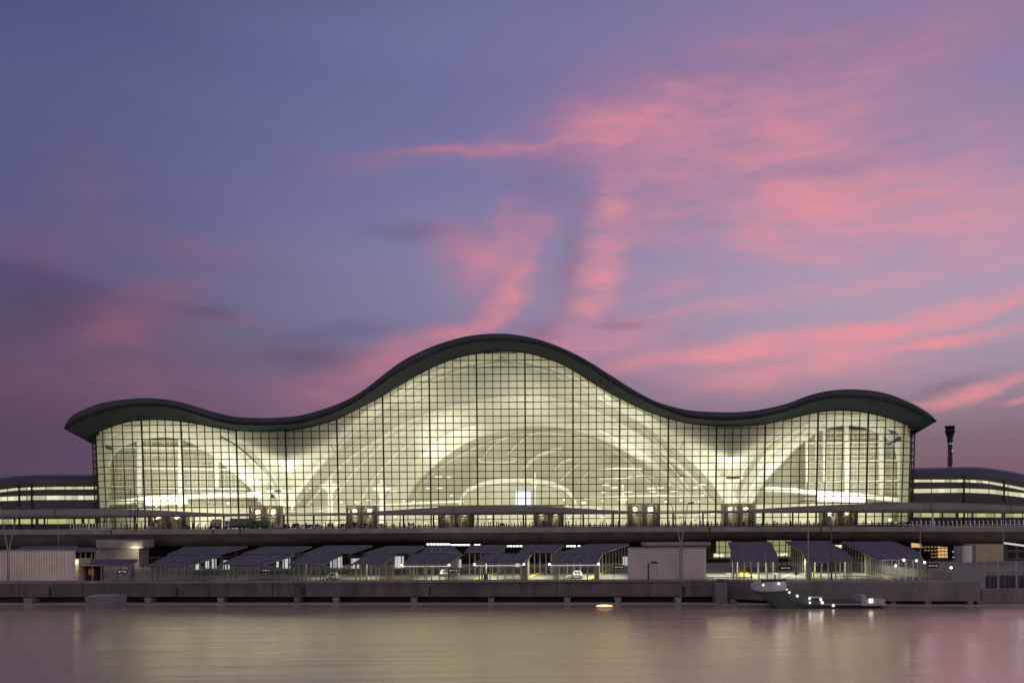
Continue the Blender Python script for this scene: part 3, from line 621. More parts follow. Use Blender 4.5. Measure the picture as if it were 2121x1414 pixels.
# ------------------------------------------------------------------ concourse wings
def wing(label, tops, s1, s2, gb, Yw, xr):
    o = thing('concourse_wing', label, 'building', (W(tops[0][0], 1090, Yw).x, Yw, 12))
    tpz = cat_rom([Vector((x, y, 0)) for x, y in tops], 50)
    a = [W(p.x, p.y, Yw + 8) for p in tpz]; f1 = [W(p.x, p.y + 5, Yw + 2) for p in tpz]; f2 = [W(p.x, lerp_tab(s1, p.x) - 12, Yw) for p in tpz]
    MB().grid([[Vector((p.x, Yw + 60, p.z + 1)) for p in a], a, f1, f2]).build('roof', 'wingroof', o, smooth=True)
    base_ = [Vector((p.x, Yw, ZB - 1)) for p in f2]
    MB().grid([f2, base_, [Vector((p.x, Yw + 60, ZB - 1)) for p in f2]]).build('wall', 'wing', o)
    for tab, h in ((s1, 5.0), (s2, 8.5), (gb, 10.)):
        x = tab[0][0]; step = 13.2 if tab is not gb else 19
        k = 0
        while x < tab[-1][0] - 3:
            x2 = min(x + step, tab[-1][0]); gap = 2.0 if k % 3 == 2 else .6
            if tab is gb and k % 5 == 4: gap = 7
            y0, y1 = lerp_tab(tab, x), lerp_tab(tab, x2 - gap)
            p, q = W(x, y0, Yw - .12), W(x2 - gap, y1, Yw - .12); s = h * Yw / F; d = Vector((0, .5, 0))
            z = Vector((0, 0, s)); MB().hexa([p - z, q - z, q - z + d, p - z + d, p, q, q + d, p + d]).build('window', random.choice(('Lstrip2', 'Lstrip2', 'Lstrip2b')) if tab is gb else random.choice(('Lstrip', 'Lstrip', 'Lstripb', 'Lstripc')), o)
            x = x2; k += 1
    # vertical expansion joint and horizontal bands
    m = MB()
    for px in xr:
        p = W(px, 1050, Yw - .25); m.box(p.x - .35, p.x + .35, Yw - .35, Yw, ZB, W(px, lerp_tab(s1, px) - 8, Yw).z)
    m.build('joint', 'black', o)
    return o
wing('low dark concourse wing with lit window strips left of the glass terminal', [(-460, 1040), (-250, 1020), (-80, 1002), (-30, 994), (0, 989.5), (40, 984.5), (100, 983), (150, 983), (197, 983), (215, 983)], [(-300, 1036), (-60, 1018), (0, 1014), (30, 1010.5), (60, 1009), (110, 1008), (200, 1007.5)], [(-300, 1046), (-60, 1032), (0, 1028.5), (60, 1026.5), (120, 1026), (200, 1026)], [(-300, 1076), (-60, 1075), (200, 1074)], 383, (66, 40))
wing('low dark concourse wing with lit window strips right of the glass terminal', [(1870, 970), (1890, 969), (1950, 967.5), (2010, 966.5), (2050, 969), (2090, 975), (2121, 981), (2190, 996), (2330, 1015), (2560, 1040)], [(1891, 993), (2000, 993), (2040, 995), (2080, 1002), (2121, 1010), (2180, 1022), (2400, 1044)], [(1891, 1012), (2000, 1011), (2050, 1013), (2085, 1017), (2121, 1021), (2180, 1030), (2400, 1052)], [(1891, 1060.5), (2180, 1061), (2400, 1063)], 383, (1997, 2080))

# ------------------------------------------------------------------ control tower
p = W(1968, 968, 620); s = 620 / F
CTW = thing('control_tower', 'slim dark control tower with a flared cab beyond the right concourse', 'tower', (p.x, 620, 12))
zz = lambda y: W(1968, y, 620).z - 12
MB().lathe((p.x, 620, 12), [(5.6 * s, 0), (5.0 * s, zz(960)), (4.2 * s, zz(930)), (4.6 * s, zz(916))], 16).build('shaft', 'black', CTW)
MB().lathe((p.x, 620, 12), [(5.2 * s, zz(917)), (6.0 * s, zz(905)), (8.6 * s, zz(897)), (10 * s, zz(893)), (10.2 * s, zz(892)), (8.6 * s, zz(890))], 20).build('cab', 'black', CTW)
MB().lathe((p.x, 620, 12), [(8.4 * s, zz(890.5)), (10.5 * s, zz(882.5)), (10.5 * s, zz(882))], 20).build('cab_glass', 'carglass', CTW)
m = MB()
for x, y, r in ((1969, 918, 1.2), (1965, 918, .7), (1972.5, 918.5, .9), (1972.5, 934, 1.0), (1972.5, 932, .8), (1973, 965, 1.0), (1965, 966, .5)): q = W(x, y, 617.0); m.ball(q, r * s)
m.build('lamp', 'Lpanel', CTW)
m = MB()
for x in (1963.5, 1966.5, 1970.5): m.tube(W(x, 966, 618.2), W(x + .6, 920, 618.6), .22)
m.build('pipe', 'poled', CTW)

# ------------------------------------------------------------------ elevated road
VD = thing('elevated_road', 'long grey elevated road with a dark curved belly in front of the terminal', 'viaduct', (0, 310, 6))
DT = [(-60, 1095.5), (0, 1096), (400, 1095), (1060, 1091.5), (1590, 1090), (2180, 1090)]
xs_ = [-460 + 20 * k for k in range(154)]
YD = 300.
def drow(f, Yd): return [W(x, f(x), Yd) for x in xs_]
ft = lambda x: lerp_tab(DT, x); fb = lambda x: ft(x) + 10.5
belly = lambda x: lerp_tab([(-60, 1141), (200, 1138), (300, 1131), (540, 1131), (700, 1124), (860, 1121), (960, 1126), (1150, 1127), (1300, 1126), (1440, 1122), (1500, 1118), (1700, 1119), (1900, 1122), (2000, 1134), (2040, 1131), (2121, 1127), (2180, 1126)], x)
A_ = drow(ft, YD); B_ = drow(fb, YD); Cc = drow(lambda x: fb(x) + (belly(x) - fb(x)) * .55, YD + 1.6); D_ = drow(belly, YD + 5)
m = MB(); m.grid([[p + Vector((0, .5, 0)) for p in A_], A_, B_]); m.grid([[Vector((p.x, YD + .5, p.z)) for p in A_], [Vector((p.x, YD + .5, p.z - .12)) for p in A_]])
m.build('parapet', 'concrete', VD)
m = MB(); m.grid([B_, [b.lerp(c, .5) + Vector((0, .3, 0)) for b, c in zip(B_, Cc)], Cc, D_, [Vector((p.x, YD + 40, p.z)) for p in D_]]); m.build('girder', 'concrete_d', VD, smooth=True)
m = MB(); m.grid([[Vector((p.x, YD + .5, p.z - .12)) for p in A_], [Vector((p.x, 330, min(p.z - .12, 11.9))) for p in A_], [Vector((p.x, 372, 11.9)) for p in A_]]); m.build('deck', 'asphalt', VD)
m = MB()
for x in (441, 497, 230, 1470, 1700): a = W(x, ft(x), YD - .04); b = W(x, fb(x), YD - .04); m.bar(a, b, .3, .1)
m.build('parapet_joint', 'black', VD)
# piers under the deck
for x0, x1, y1, mt in ((200, 288, 1200, 'concrete'), (2022, 2078, 1185, 'tan')):
    a, b = W(x0, 1135, 292), W(x1, 1200, 292); MB().box(a.x, b.x, 292, 300, ZF, W(x0, 1127, 292).z).build('pier', mt, VD)
a, b = W(197, 1118, 290), W(298, 1135, 290); MB().box(a.x, b.x, 290, 299, b.z, a.z).build('pier_cap', 'concrete', VD, bevel=.5)
p = W(2003, 1137, 288); MB().tube((p.x, 288, ZF), (p.x, 288, p.z + 1), 1.35, 1.35, 20).build('column', 'white', VD); p = W(1985, 1137, 296); MB().tube((p.x, 296, ZF), (p.x, 296, p.z + 1), 1.3, 1.3, 20).build('column', 'concrete', VD)
for px in (120, 620, 1020, 1420, 1850): p = W(px, 1140, 318); MB().tube((p.x, 318, ZF), (p.x, 318, p.z + 1), 1.4, 1.4, 16).build('column', 'concrete', VD)
# handrail along the deck edge
m = MB()
for i in range(len(A_) - 1): m.bar(A_[i] + Vector((0, .2, .55)), A_[i + 1] + Vector((0, .2, .55)), .07, up=Vector((0, 0, 1))); m.bar(A_[i] + Vector((0, .2, .28)), A_[i + 1] + Vector((0, .2, .28)), .05, up=Vector((0, 0, 1)))
for i, p in enumerate(A_):
    m.bar(p + Vector((0, .2, 0)), p + Vector((0, .2, .58)), .08)
m.build('handrail', 'poled', VD)

# lower level of the terminal, seen under the deck
m = MB(); m.box(-185, 190, 352, 353, ZF, 10.6); m.build('lower_wall', 'concrete_d', TB)
def lowglass(x0, x1, y0, y1, Yd, n, rows_=3):
    a, b = W(x0, y0, Yd), W(x1, y1, Yd)
    w = MB().box(a.x, b.x, Yd, Yd + .3, b.z, a.z).build('lower_window', 'Lgreen', TB)
    m = MB()
    for k in range(n + 1): x = a.x + (b.x - a.x) * k / n; m.box(x - .12, x + .12, Yd - .3, Yd - .02, b.z, a.z)
    for k in range(rows_ + 1): z = b.z + (a.z - b.z) * k / rows_; m.box(a.x, b.x, Yd - .25, Yd - .05, z - .1, z + .1)
    m.build('frame', 'mullion', w)
    m = MB(); rnd = random.Random(int(x0))
    for k in range(14): x = rnd.uniform(a.x + .5, b.x - .5); m.box(x - .3, x + .3, Yd - .2, Yd - .01, b.z + .8, b.z + .8 + rnd.uniform(.2, .6))
    m.build('lamp', 'Lpale', w)
lowglass(1476, 1516, 1120, 1155, 348, 3); lowglass(1588, 1640, 1116, 1153, 348, 4); lowglass(1725, 1745, 1127, 1136, 348, 2, 1); lowglass(1850, 1875, 1127, 1132, 348, 2, 1)
p = W(1474, 1150, 346); MB().box(p.x, p.x + 1.6, 346, 347.5, W(0, 1155, 346).z, 9.6).build('lower_column', 'brown', TB)
m = MB(); a, b = W(1463, 1155, 330), W(1820, 1170, 330); m.box(a.x, b.x, 330, 331, ZF, a.z); tag(m.build('low_wall', 'tan'), 'pale tan low wall behind the right hand car park bays', 'wall')

# amber lit multi storey building right under the deck
a, b = W(1898, 1122, 322), W(1962, 1197, 322)
CP = thing('lit_office_block', 'orange lit block with glowing grid of windows under the elevated road', 'building', (a.x, 322, 1))
MB().box(a.x, b.x, 322, 336, ZF, a.z).build('wall', 'black', CP)
for r in range(7):
    for c_ in range(9):
        x0 = a.x + .4 + c_ * 1.09; z0 = 1.3 + r * 1.08
        if z0 > a.z - .9: continue
        if c_ < 4 and r < 2: continue
        br = c_ >= 6
        if not br and random.random() < .15: continue
        MB().box(x0, x0 + (.85 if br else .6), 321.8, 321.99, z0, z0 + (.8 if br else .42)).build('window', 'Lamber' if br else mat('amber_dim', (.3, .2, .1), emit=(1, .55, .2), es=.30) if 'amb' not in M else M['amb'], CP)
        if 'amb' not in M and not br: M['amb'] = CP.children[-1].data.materials[0]
a, b = W(1890, 1121, 318), W(1908, 1133, 318); MB().box(a.x, b.x, 318, 319, b.z, a.z).build('lamp_box', 'Lamber', CP)
a, b = W(1966, 1128, 330), W(2000, 1200, 330); tag(MB().box(a.x, b.x, 330, 331, ZF, a.z).build('service_core', 'black'), 'black service core with a column of small lamps beside the orange block', 'building')
o = C.objects['service_core']; m = MB()
for y in (1129, 1142, 1154, 1168, 1187): m.ball(W(1975, y, 329.5), .35)
m.build('lamp', 'Lpanel', o)

# ------------------------------------------------------------------ solar canopies
def bulb_row(a, b, n, parent, r=.11):
    for k in range(n): MB().ball(a.lerp(b, (k + .5) / n), r, 6).build('bulb', 'Lwhite', parent)
def solar(near, far, Yn, Yf, label, group, left=0, right=8, bulbs='', pm='post'):
    x0, x1, yn = near; u0, u1, yf = far
    a, b = W(x0, yn, Yn), W(x1, yn, Yn); d, c = W(u0, yf, Yf), W(u1, yf, Yf)
    b.z = a.z; c.z = d.z
    o = thing('solar_canopy', label, 'parking canopy', ((a.x + b.x) / 2, (Yn + Yf) / 2, ZF), group)
    t = Vector((0, 0, .16)); MB().hexa([a - t, b - t, c - t, d - t, a, b, c, d]).build('solar_panel', 'panel', o)
    m = MB()
    m.bar(a + Vector((0, -.06, -.1)), b + Vector((0, -.06, -.1)), .22, .1, up=Vector((0, 0, 1)))
    for k in (.25, .5, .75): m.bar(a.lerp(b, k) + Vector((0, 0, .01)), d.lerp(c, k) + Vector((0, 0, .01)), .06, .02, up=Vector((0, 0, 1)))
    for k in (.12, .5, .88): m.bar(a.lerp(d, k) - t * 1.8, b.lerp(c, k) - t * 1.8, .2, .25, up=Vector((0, 0, 1)))
    m.bar(a - t * 1.8, d - t * 1.8, .2, .25, up=Vector((0, 0, 1))); m.bar(b - t * 1.8, c - t * 1.8, .2, .25, up=Vector((0, 0, 1)))
    m.build('frame', 'pole', o)
    for cnt, p0, p1, ins in ((left, a, d, .05), (right, b, c, -.05)):
        for k in range(cnt):
            q = p0.lerp(p1, (k + .3) / cnt); q = q + Vector((ins * 10, 0, 0)); MB().bar((q.x, q.y, ZF), (q.x, q.y, q.z - .2), .20, .20).build('post', pm, o)
    for kx in (.14, .3, .46, .62, .8):
        q = a.lerp(b, kx) + Vector((0, .8, 0)); MB().bar((q.x, q.y, ZF), (q.x, q.y, q.z - .1), .18, .18).build('post', pm, o)
    lo = Vector((0, 0, -.35))
    if 'r' in bulbs: bulb_row(b + lo, c + lo, 9, o)
    if 'l' in bulbs: bulb_row(a + lo, d + lo, 9, o)
    if 'n' in bulbs:
        MB().ball(a + lo + Vector((-.2, -.2, 0)), .19, 8).build('bulb', 'Lwhite', o)
        MB().ball(b + lo + Vector((.2, -.2, 0)), .19, 8).build('bulb', 'Lwhite', o)
        m = MB(); m.bar(a + lo * 1.6, b + lo * 1.6, .07, .12, up=Vector((0, 0, 1))); m.build('light_rail', 'Lpanel', o)
    return o
GF = 'solar canopies in the front row of the car park'; GB = 'solar canopies in the back row of the car park'
R1 = [((152, 270, 1169), (172, 285, 1158), 176, 190, 'small dark solar canopy in front of the lit pier column', 0, 4, ''),
      ((306, 392, 1169), (350, 455, 1149), 180, 214, 'dark solar canopy just right of the concrete pier, front row', 0, 6, ''),
      ((455, 545, 1167), (500, 610, 1148), 180, 214, 'front row solar canopy second right of the concrete pier', 0, 6, ''),
      ((597, 667, 1167), (635, 707, 1147), 180, 214, 'front row solar canopy third right of the concrete pier', 2, 7, ''),
      ((728, 790, 1167), (760, 822, 1147), 180, 214, 'front row solar canopy left of the ones with white corner bulbs', 2, 9, ''),
      ((835, 928, 1166), (855, 957, 1146), 180, 214, 'front row solar canopy leftmost of three with white corner bulbs', 0, 9, 'n'),
      ((985, 1083, 1164.5), (1005, 1101, 1146), 180, 214, 'front row solar canopy middle of three with white corner bulbs', 0, 9, 'nr'),
      ((1140, 1237, 1164), (1156, 1247, 1145), 180, 214, 'front row solar canopy beside the ribbed block, strings of bulbs on its edge', 0, 9, 'nr'),
      ((1514, 1611, 1162), (1513, 1608, 1143), 180, 214, 'front row solar canopy just right of the ribbed block', 3, 0, ''),
      ((1675, 1770, 1162.5), (1661, 1752, 1142), 180, 214, 'front row solar canopy with a bulb string down its left edge', 8, 0, 'l'),
      ((1824, 1912, 1158), (1786, 1905, 1142), 182, 210, 'front row solar canopy furthest right, small lamps beneath', 10, 3, '')]
for n_, f_, yn, yf, lb, l_, r_, bb in R1: solar(n_, f_, yn, yf, lb, GF, max(l_, 4), max(r_, 4), bb, 'post' if n_[0] > 700 else 'pole')
R2 = [((345, 455, 1148), (385, 512, 1131), 'back row solar canopy behind the one beside the pier'), ((500, 605, 1147), (545, 645, 1131), 'back row solar canopy second right of the pier'),
      ((628, 725, 1146.5), (672, 770, 1129), 'back row solar canopy third right of the pier'), ((752, 852, 1146), (800, 878, 1130), 'back row solar canopy left of the line of white ceiling lamps'),
      ((869, 955, 1145), (886, 935, 1128), 'back row solar canopy below the line of white ceiling lamps'), ((959, 1036, 1144.5), (975, 1050, 1128), 'back row solar canopy between the two groups of ceiling lamps'),
      ((1072, 1147, 1144.5), (1088, 1168, 1127), 'back row solar canopy below the right group of ceiling lamps'), ((1160, 1252, 1144), (1215, 1302, 1126), 'back row solar canopy next to the ribbed block roof'),
      ((1513, 1608, 1142.3), (1509, 1597, 1122), 'back row solar canopy in front of the green lit windows'), ((1661, 1752, 1141.5), (1627, 1716, 1120), 'back row solar canopy with a curved bulb string at its left'),
      ((1786, 1905, 1141.5), (1742, 1850, 1121), 'back row solar canopy furthest right under the deck')]
for i, (n_, f_, lb) in enumerate(R2): solar((n_[0] + 3, n_[1] - 2, n_[2] - (2.0 if n_[0] < 1400 else 0)), f_, 232 if n_[0] < 1400 else 225, 262, lb, GB, 8 if i > 8 else 0, 8 if 2 < i < 8 else 2, 'r' if i in (6, 7) else 'l' if i == 9 else '', 'post' if i > 3 else 'pole')
solar((20, 125, 1141), (50, 160, 1130), 225, 262, 'solar canopy roof showing above the left ribbed block', GB, 0, 2)
solar((132, 200, 1141), (150, 205, 1134), 225, 250, 'solar canopy roof between left ribbed block and pier', GB, 0, 2)
# lights under the canopies
for px, e in ((900, 260), (1010, 330), (1110, 330), (1210, 330), (1270, 260), (1490, 330), (1560, 380), (1640, 380), (1720, 330), (760, 200), (660, 110), (480, 25), (1800, 230)):
    p = W(px, 1170, 215); area('canopy_lamp', (p.x, 215, 5.0), 2, 20, e * 3.6, (1, .98, .72))
# ceiling lamps on the underside of the deck
m = thing('ceiling_lamp_row', 'row of white lamps under the elevated road above the middle canopies', 'lamp', W(950, 1130, 285))
for px in (886, 893, 900, 907, 914, 921, 928, 935, 942, 949, 956, 963, 970, 985, 992): q = W(px, 1126.5 + (px > 930) * 1.5, 285); MB().box(q.x - .35, q.x + .35, 285, 286, q.z - .15, q.z + .15).build('lamp', 'Lwhite', m)
m = thing('ceiling_lamp_row', 'short row of white lamps under the road right of centre', 'lamp', W(1065, 1130, 285))
for px in (1051, 1058, 1065, 1072, 1079, 1176, 1183, 1190, 1200): q = W(px, 1130.5, 285); MB().box(q.x - .35, q.x + .35, 285, 286, q.z - .15, q.z + .15).build('lamp', 'Lwhite', m)
# lit storefront panels behind the canopies
lp = thing('lit_pavilion', 'white lit glass pavilion wall glimpsed behind the middle canopies', 'pavilion', (W(800, 1190, 272).x, 272, ZF))
for x0, x1, y0, y1 in ((586, 600, 1156, 1176), (684, 708, 1150, 1175), (728, 745, 1156, 1176), (818, 836, 1150, 1175), (935, 955, 1158, 1174), (1068, 1076, 1160, 1173), (462, 476, 1160, 1178), (404, 414, 1164, 1180), (425, 433, 1158, 1176), (438, 447, 1157, 1176), (572, 578, 1158, 1174), (1290, 1302, 1152, 1170)):
    a, b = W(x0, y0, 272), W(x1, y1, 272); MB().box(a.x, b.x, 272, 272.6, b.z, a.z).build('lit_panel', 'Lpanel', lp)
a, b = W(700, 1150, 274), W(1303, 1178, 274); MB().box(a.x, b.x, 274, 274.6, ZF, b.z + 1.6).build('wall', 'tan', lp)
m = MB(); x = W(300, 1170, 273).x
while x < W(1300, 1170, 273).x: m.box(x, x + .1, 271.5, 271.7, ZF, 4.4); x += 1.1
m.box(W(300, 1170, 273).x, W(1300, 1170, 273).x, 271.4, 271.75, 4.3, 4.5); m.build('railing', 'poled', lp)
# yellow kerbs
for i, (x0, y0, x1, y1, w) in enumerate(((802, 1201, 880, 1184, .5), (975, 1203, 1028, 1186, .8), (1075, 1202, 1137, 1180, 1.2), (1212, 1203, 1262, 1179, 1.4), (1545, 1203, 1537, 1176, 2.0), (1697, 1206, 1664, 1173, 1.5), (1855, 1206, 1784, 1173, 1.0), (1566, 1206, 1560, 1190, 1.2), (640, 1204, 760, 1182, .4))):
    a, b = Wz(x0, y0, ZF + .1), Wz(x1, y1, ZF + .1); m = MB(); m.bar(a + Vector((0, 0, .02)), b + Vector((0, 0, .02)), w, .22, up=Vector((0, 0, 1))); struct(m.build('kerb', 'yellow' if i else 'orange'))
# white lane lines
m = MB()
for x0, y0, x1, y1 in ((1600, 1203, 1660, 1178), (1730, 1180, 1780, 1203), (1000, 1203, 1110, 1186), (1150, 1203, 1190, 1186), (1640, 1178, 1700, 1203)):
    a, b = Wz(x0, y0, ZF + .075), Wz(x1, y1, ZF + .075); m.bar(a, b, .2, .02, up=Vector((0, 0, 1)))
struct(m.build('lane_marking', 'white'))
# picket fence rows at the near edge of the car park
for x0, x1, lb in ((300, 600, 'dark slatted screen fence behind the quay wall at left'), (1465, 1560, 'thin metal rail fence right of the ribbed block'), (1720, 1800, 'thin rail fence between dark poles at right')):
    a, b = W(x0, 1203, 172), W(x1, 1203, 172); o = thing('fence', lb, 'fence', (a.x, 172, ZF)); m = MB(); x = a.x
    h = 3.6 if x0 < 400 else 2.0
    while x < b.x: m.box(x, x + .07, 172, 172.08, ZF, ZF + h); x += .9 if x0 > 400 else 1.6
    m.build('picket', 'pole', o); MB().box(a.x, b.x, 171.95, 172.1, ZF + h - .1, ZF + h).build('rail', 'poled', o)

# ------------------------------------------------------------------ ribbed blocks
def ribbed(x0, x1, y0, Yd, dep, mt, name, label, pitch):
    a, b = W(x0, y0, Yd), W(x1, 1200, Yd); o = thing(name, label, 'building', ((a.x + b.x) / 2, Yd, ZF)); zt_ = a.z
    MB().box(a.x, b.x, Yd + .15, Yd + dep, ZF, zt_).build('wall', mt, o)
    m = MB(); x = a.x
    while x < b.x - pitch * .5: m.box(x, x + pitch * .5, Yd - .12, Yd + .15, ZF, zt_ - .05); x += pitch
    m.build('cladding', mt, o)
    MB().box(a.x - .1, b.x + .1, Yd - .08, Yd + dep + .1, zt_, zt_ + .2).build('coping', 'concrete', o)
    return o
ribbed(-190, 140, 1142, 168, 3, 'cladl', 'ribbed_pavilion', 'pale ribbed metal block at the left edge above the quay', .42)
rp = ribbed(1304, 1463, 1136, 168, 3, 'clad', 'ribbed_pavilion', 'grey purple ribbed block standing right of centre above the quay', .38)
a, b = W(1334, 1123, 172), W(1470, 1134, 172); MB().box(a.x, b.x, 171, 176, a.z - .55, a.z).build('roof_slab', 'concrete', rp); MB().box(a.x + 2, b.x - .6, 172, 175.5, b.z - .3, a.z - .55).build('roof_plant', 'concrete_d', rp)
a, b = W(143, 1157, 175), W(163, 1206, 175); lw = thing('lit_wall_block', 'small tan wall glowing in warm lamp light beside the left ribbed block', 'wall', (a.x, 175, ZF))
MB().box(a.x, b.x, 175, 180, ZF, a.z).build('wall', 'tan', lw); point('wall_lamp', (b.x - .3, 173.5, a.z - .2), 130, (1, .86, .58), .2)
MB().ball((b.x - .3, 174.8, a.z - .5), .2).build('lamp', 'Lwarm', lw)
point('pier_lamp', (W(278, 1140, 289).x, 289.0, W(278, 1140, 289).z), 500, (1, .85, .55), .3)
# kiosk under the leftmost canopy: pale lattice and an orange board
a, b = W(166, 1176, 178), W(200, 1206, 178); o = thing('ticket_kiosk', 'small dark kiosk with orange board under the leftmost canopy', 'kiosk', (a.x, 178, ZF))
MB().box(a.x, b.x, 178, 181, ZF, W(0, 1175, 178).z).build('wall', 'cloth', o); p, q = W(183, 1177, 177.8), W(195, 1190, 177.8); MB().box(p.x, q.x, 177.7, 177.95, q.z, p.z).build('board', 'orange', o)
m = MB()
for k in range(5): x = W(162 + k * 2.6, 1200, 177.5).x; m.box(x, x + .06, 177.5, 177.6, ZF, 3.6)
m.build('rail', 'post', o)

# hanging black signs with small white arrows and letters
SG = [(243, 264, 1179, 1186.5, 'black hanging sign under the leftmost solar canopy'), (541, 562, 1177, 1184, 'black hanging sign between second and third front canopies'), (928, 950, 1177, 1184, 'black hanging sign beside the yellow posted bay'),
      (1271, 1293.5, 1170, 1177, 'black hanging sign left of the grey ribbed block'), (1615, 1639, 1170.5, 1180, 'black hanging sign above the motor boat'), (1921, 1944, 1166, 1175.5, 'black hanging sign in front of the orange lit block')]
for x0, x1, y0, y1, lb in SG:
    Yd = 174.; a, b = W(x0, y0, Yd), W(x1, y1, Yd); o = thing('hanging_sign', lb, 'sign', ((a.x + b.x) / 2, Yd, ZF), 'black lane signs in the car park')
    MB().box(a.x, b.x, Yd, Yd + .2, b.z, a.z).build('board', 'black', o); zc = (a.z + b.z) / 2; w = b.x - a.x; m = MB()
    for sg, xx in ((-1, a.x + w * .2), (1, b.x - w * .2)): m.add([(xx - .13, Yd - .012, zc - .12), (xx + .13, Yd - .012, zc - .12), (xx, Yd - .012, zc + .14)], [(0, 1, 2)])
    for k in range(6): xx = a.x + w * (.32 + .062 * k); m.box(xx, xx + .07, Yd - .012, Yd - .002, zc - .05, zc + .05)
    m.build('lettering', 'Lpanel', o)
    MB().bar((a.x + .05, Yd + .1, ZF), (a.x + .05, Yd + .1, a.z), .1).build('post', 'poled', o)
# bay details: yellow machine, light boxes, bin
p = W(883, 1172, 172); o = thing('ticket_machine', 'yellow ticket machine on a pale post beside a canopy leg', 'machine', (p.x, 172, ZF)); MB().box(p.x - .3, p.x + .3, 171.8, 172.2, W(0, 1184, 172).z, p.z).build('cabinet', 'yellow', o); MB().bar((p.x, 172, ZF), (p.x, 172, W(0, 1184, 172).z), .25).build('post', 'post', o)
for px, lb in ((1509.5, 'small lit white box on a thin post, left of the pair behind the quay'), (1607, 'small lit white box on a thin post above the motor boat')):
    p = W(px, 1187.5, 168); o = thing('light_box', lb, 'lamp', (p.x, 168, ZF), 'white light boxes behind the quay wall'); MB().box(p.x - .38, p.x + .38, 167.9, 168.1, p.z - .14, p.z + .14).build('lamp', 'Lpanel', o); MB().bar((p.x + .4, 168, ZF), (p.x + .4, 168, p.z + .15), .07).build('post', 'poled', o)
p = W(1007, 1203, 164); tag(MB().box(p.x - .28, p.x + .28, 163.8, 164.2, ZF, W(0, 1193.5, 164).z).build('bin', 'poled', bevel=.05), 'small grey bin on the quay below the middle canopies', 'bin')

# ------------------------------------------------------------------ poles and lamps
def vlamp(px, ysplit, tops, Yd, label):
    b = Wz(px, 1203, 0); b = W(px, 1207, Yd); o = thing('twin_arm_lamp', label, 'street lamp', (b.x, Yd, ZF), 'tall V shaped twin arm lamp masts')
    sp = W(px, ysplit, Yd)
    for sgn, (tx, ty) in zip((-1, 1), tops):
        t = W(tx, ty, Yd); MB().tube((b.x + sgn * .12, Yd, ZF), (sp.x + sgn * .16, Yd, sp.z), .13, .10).build('pole', 'pole', o)
        MB().tube((sp.x + sgn * .16, Yd, sp.z), t, .10, .06).build('arm', 'pole', o)
        MB().bar(t, t + Vector((sgn * 1.0, 0, .12)), .10, .22, up=Vector((0, 0, 1))).build('lamp_head', 'poled', o)
vlamp(1410.5, 1120, ((1391, 1044), (1425, 1042)), 165, 'slender V shaped twin lamp mast in front of the grey ribbed block')
vlamp(17.5, 1135, ((-1, 1046), (38, 1050)), 165, 'slender V shaped twin lamp mast at the left edge by the pale ribbed block')
def pole(px, y1, Yd, r, label, mt='pole', head=None):
    b, t = W(px, 1207, Yd), W(px, y1, Yd); zb = ZF if Yd > 163 else .05
    o = thing('lamp_pole', label, 'pole', (b.x, Yd, zb)); MB().tube((b.x, Yd, zb), (t.x, Yd, t.z), r, r * .6).build('pole', mt, o)
    if head:
        m = MB()
        if head == 'arm': m.bar(t, t + Vector((.5, 0, .28)), .14, .14, up=Vector((0, 0, 1))); m.bar(t + Vector((.45, 0, .28)), t + Vector((1.35, 0, .26)), .26, .3, up=Vector((0, 0, 1)))
        elif head == 'twin': m.bar(t + Vector((-1.4, 0, .2)), t + Vector((1.4, 0, .2)), .1, .2, up=Vector((0, 0, 1))); m.bar(t, t + Vector((0, 0, .2)), .1)
        else: m.ball(t, .25)
        m.build('lamp_head', mt, o)
pole(1674, 1040, 168, .13, 'tall grey pole rising in front of the solar canopy with bulb string', head='twin'); pole(1722, 1085, 168, .17, 'thick grey pole left of the furthest right canopies', 'poled')
pole(1906, 1046, 168, .10, 'thin tall pole in front of the orange lit block'); pole(2078, 1040, 168, .10, 'thin tall pole near the right picture edge')
pole(1343, 1168, 153, .14, 'black single lamp post with a curved head in front of the quay wall', 'black', 'arm'); pole(1649, 1187, 155, .06, 'thin short black lamp post behind the motor boat bow', 'black', 'ball')
pole(121, 1075, 168, .06, 'thin grey pole rising above the left ribbed block'); pole(1906 - 15, 1206, 156, .05, 'short thin pole leaning on the right quay wall')
# slim masts and spotlight masts on the deck
def mast(px, ytop, Yd, kind):
    b = W(px, 1092, Yd); t = W(px, ytop, Yd); o = thing('spotlight_mast' if kind else 'flag_mast', 'x', 'mast', (b.x, Yd, 10.9))
    h = t.z - 10.9
    MB().tube((b.x, Yd, 10.9), (b.x, Yd, 10.9 + h), .15, .10, 6).build('pole', 'black', o)
    for k in range(5 if kind else 2): MB().box(b.x - .12 + .3 * (-1) ** k, b.x + .22 + .3 * (-1) ** k, Yd - .3, Yd, 10.9 + h - 1.0 - k * 1.05, 10.9 + h - .6 - k * 1.05).build('spotlight', 'black', o)
    return o
m0 = mast(285, 1023, 330, 1); m1 = mast(270, 1012, 330, 0)
G0 = 'slim spotlight masts along the elevated road'; G1 = 'taller slender masts along the elevated road'
m0['label'] = 'slim black mast carrying a cluster of small spotlights in front of the glass wall'; m0['group'] = G0
m1['label'] = 'taller slender black mast with two small fittings in front of the glass wall'; m1['group'] = G1
def yh(px): return 10.9 + (W(px, 1022, 330).z - W(285, 1023, 330).z)
for px in (364, 573, 701 + 0, 775, 901, 973, 1099, 1168, 1295, 1493, 1576, 1697, 1776): dup(m0, (W(px, 1092, 330).x, 330, 10.9))
for px in (381, 491, 598, 665, 806, 855, 948, 1012, 1115, 1131, 1226, 1320, 1528, 1633, 1740, 1849): dup(m1, (W(px, 1092, 330).x, 330, 10.9))
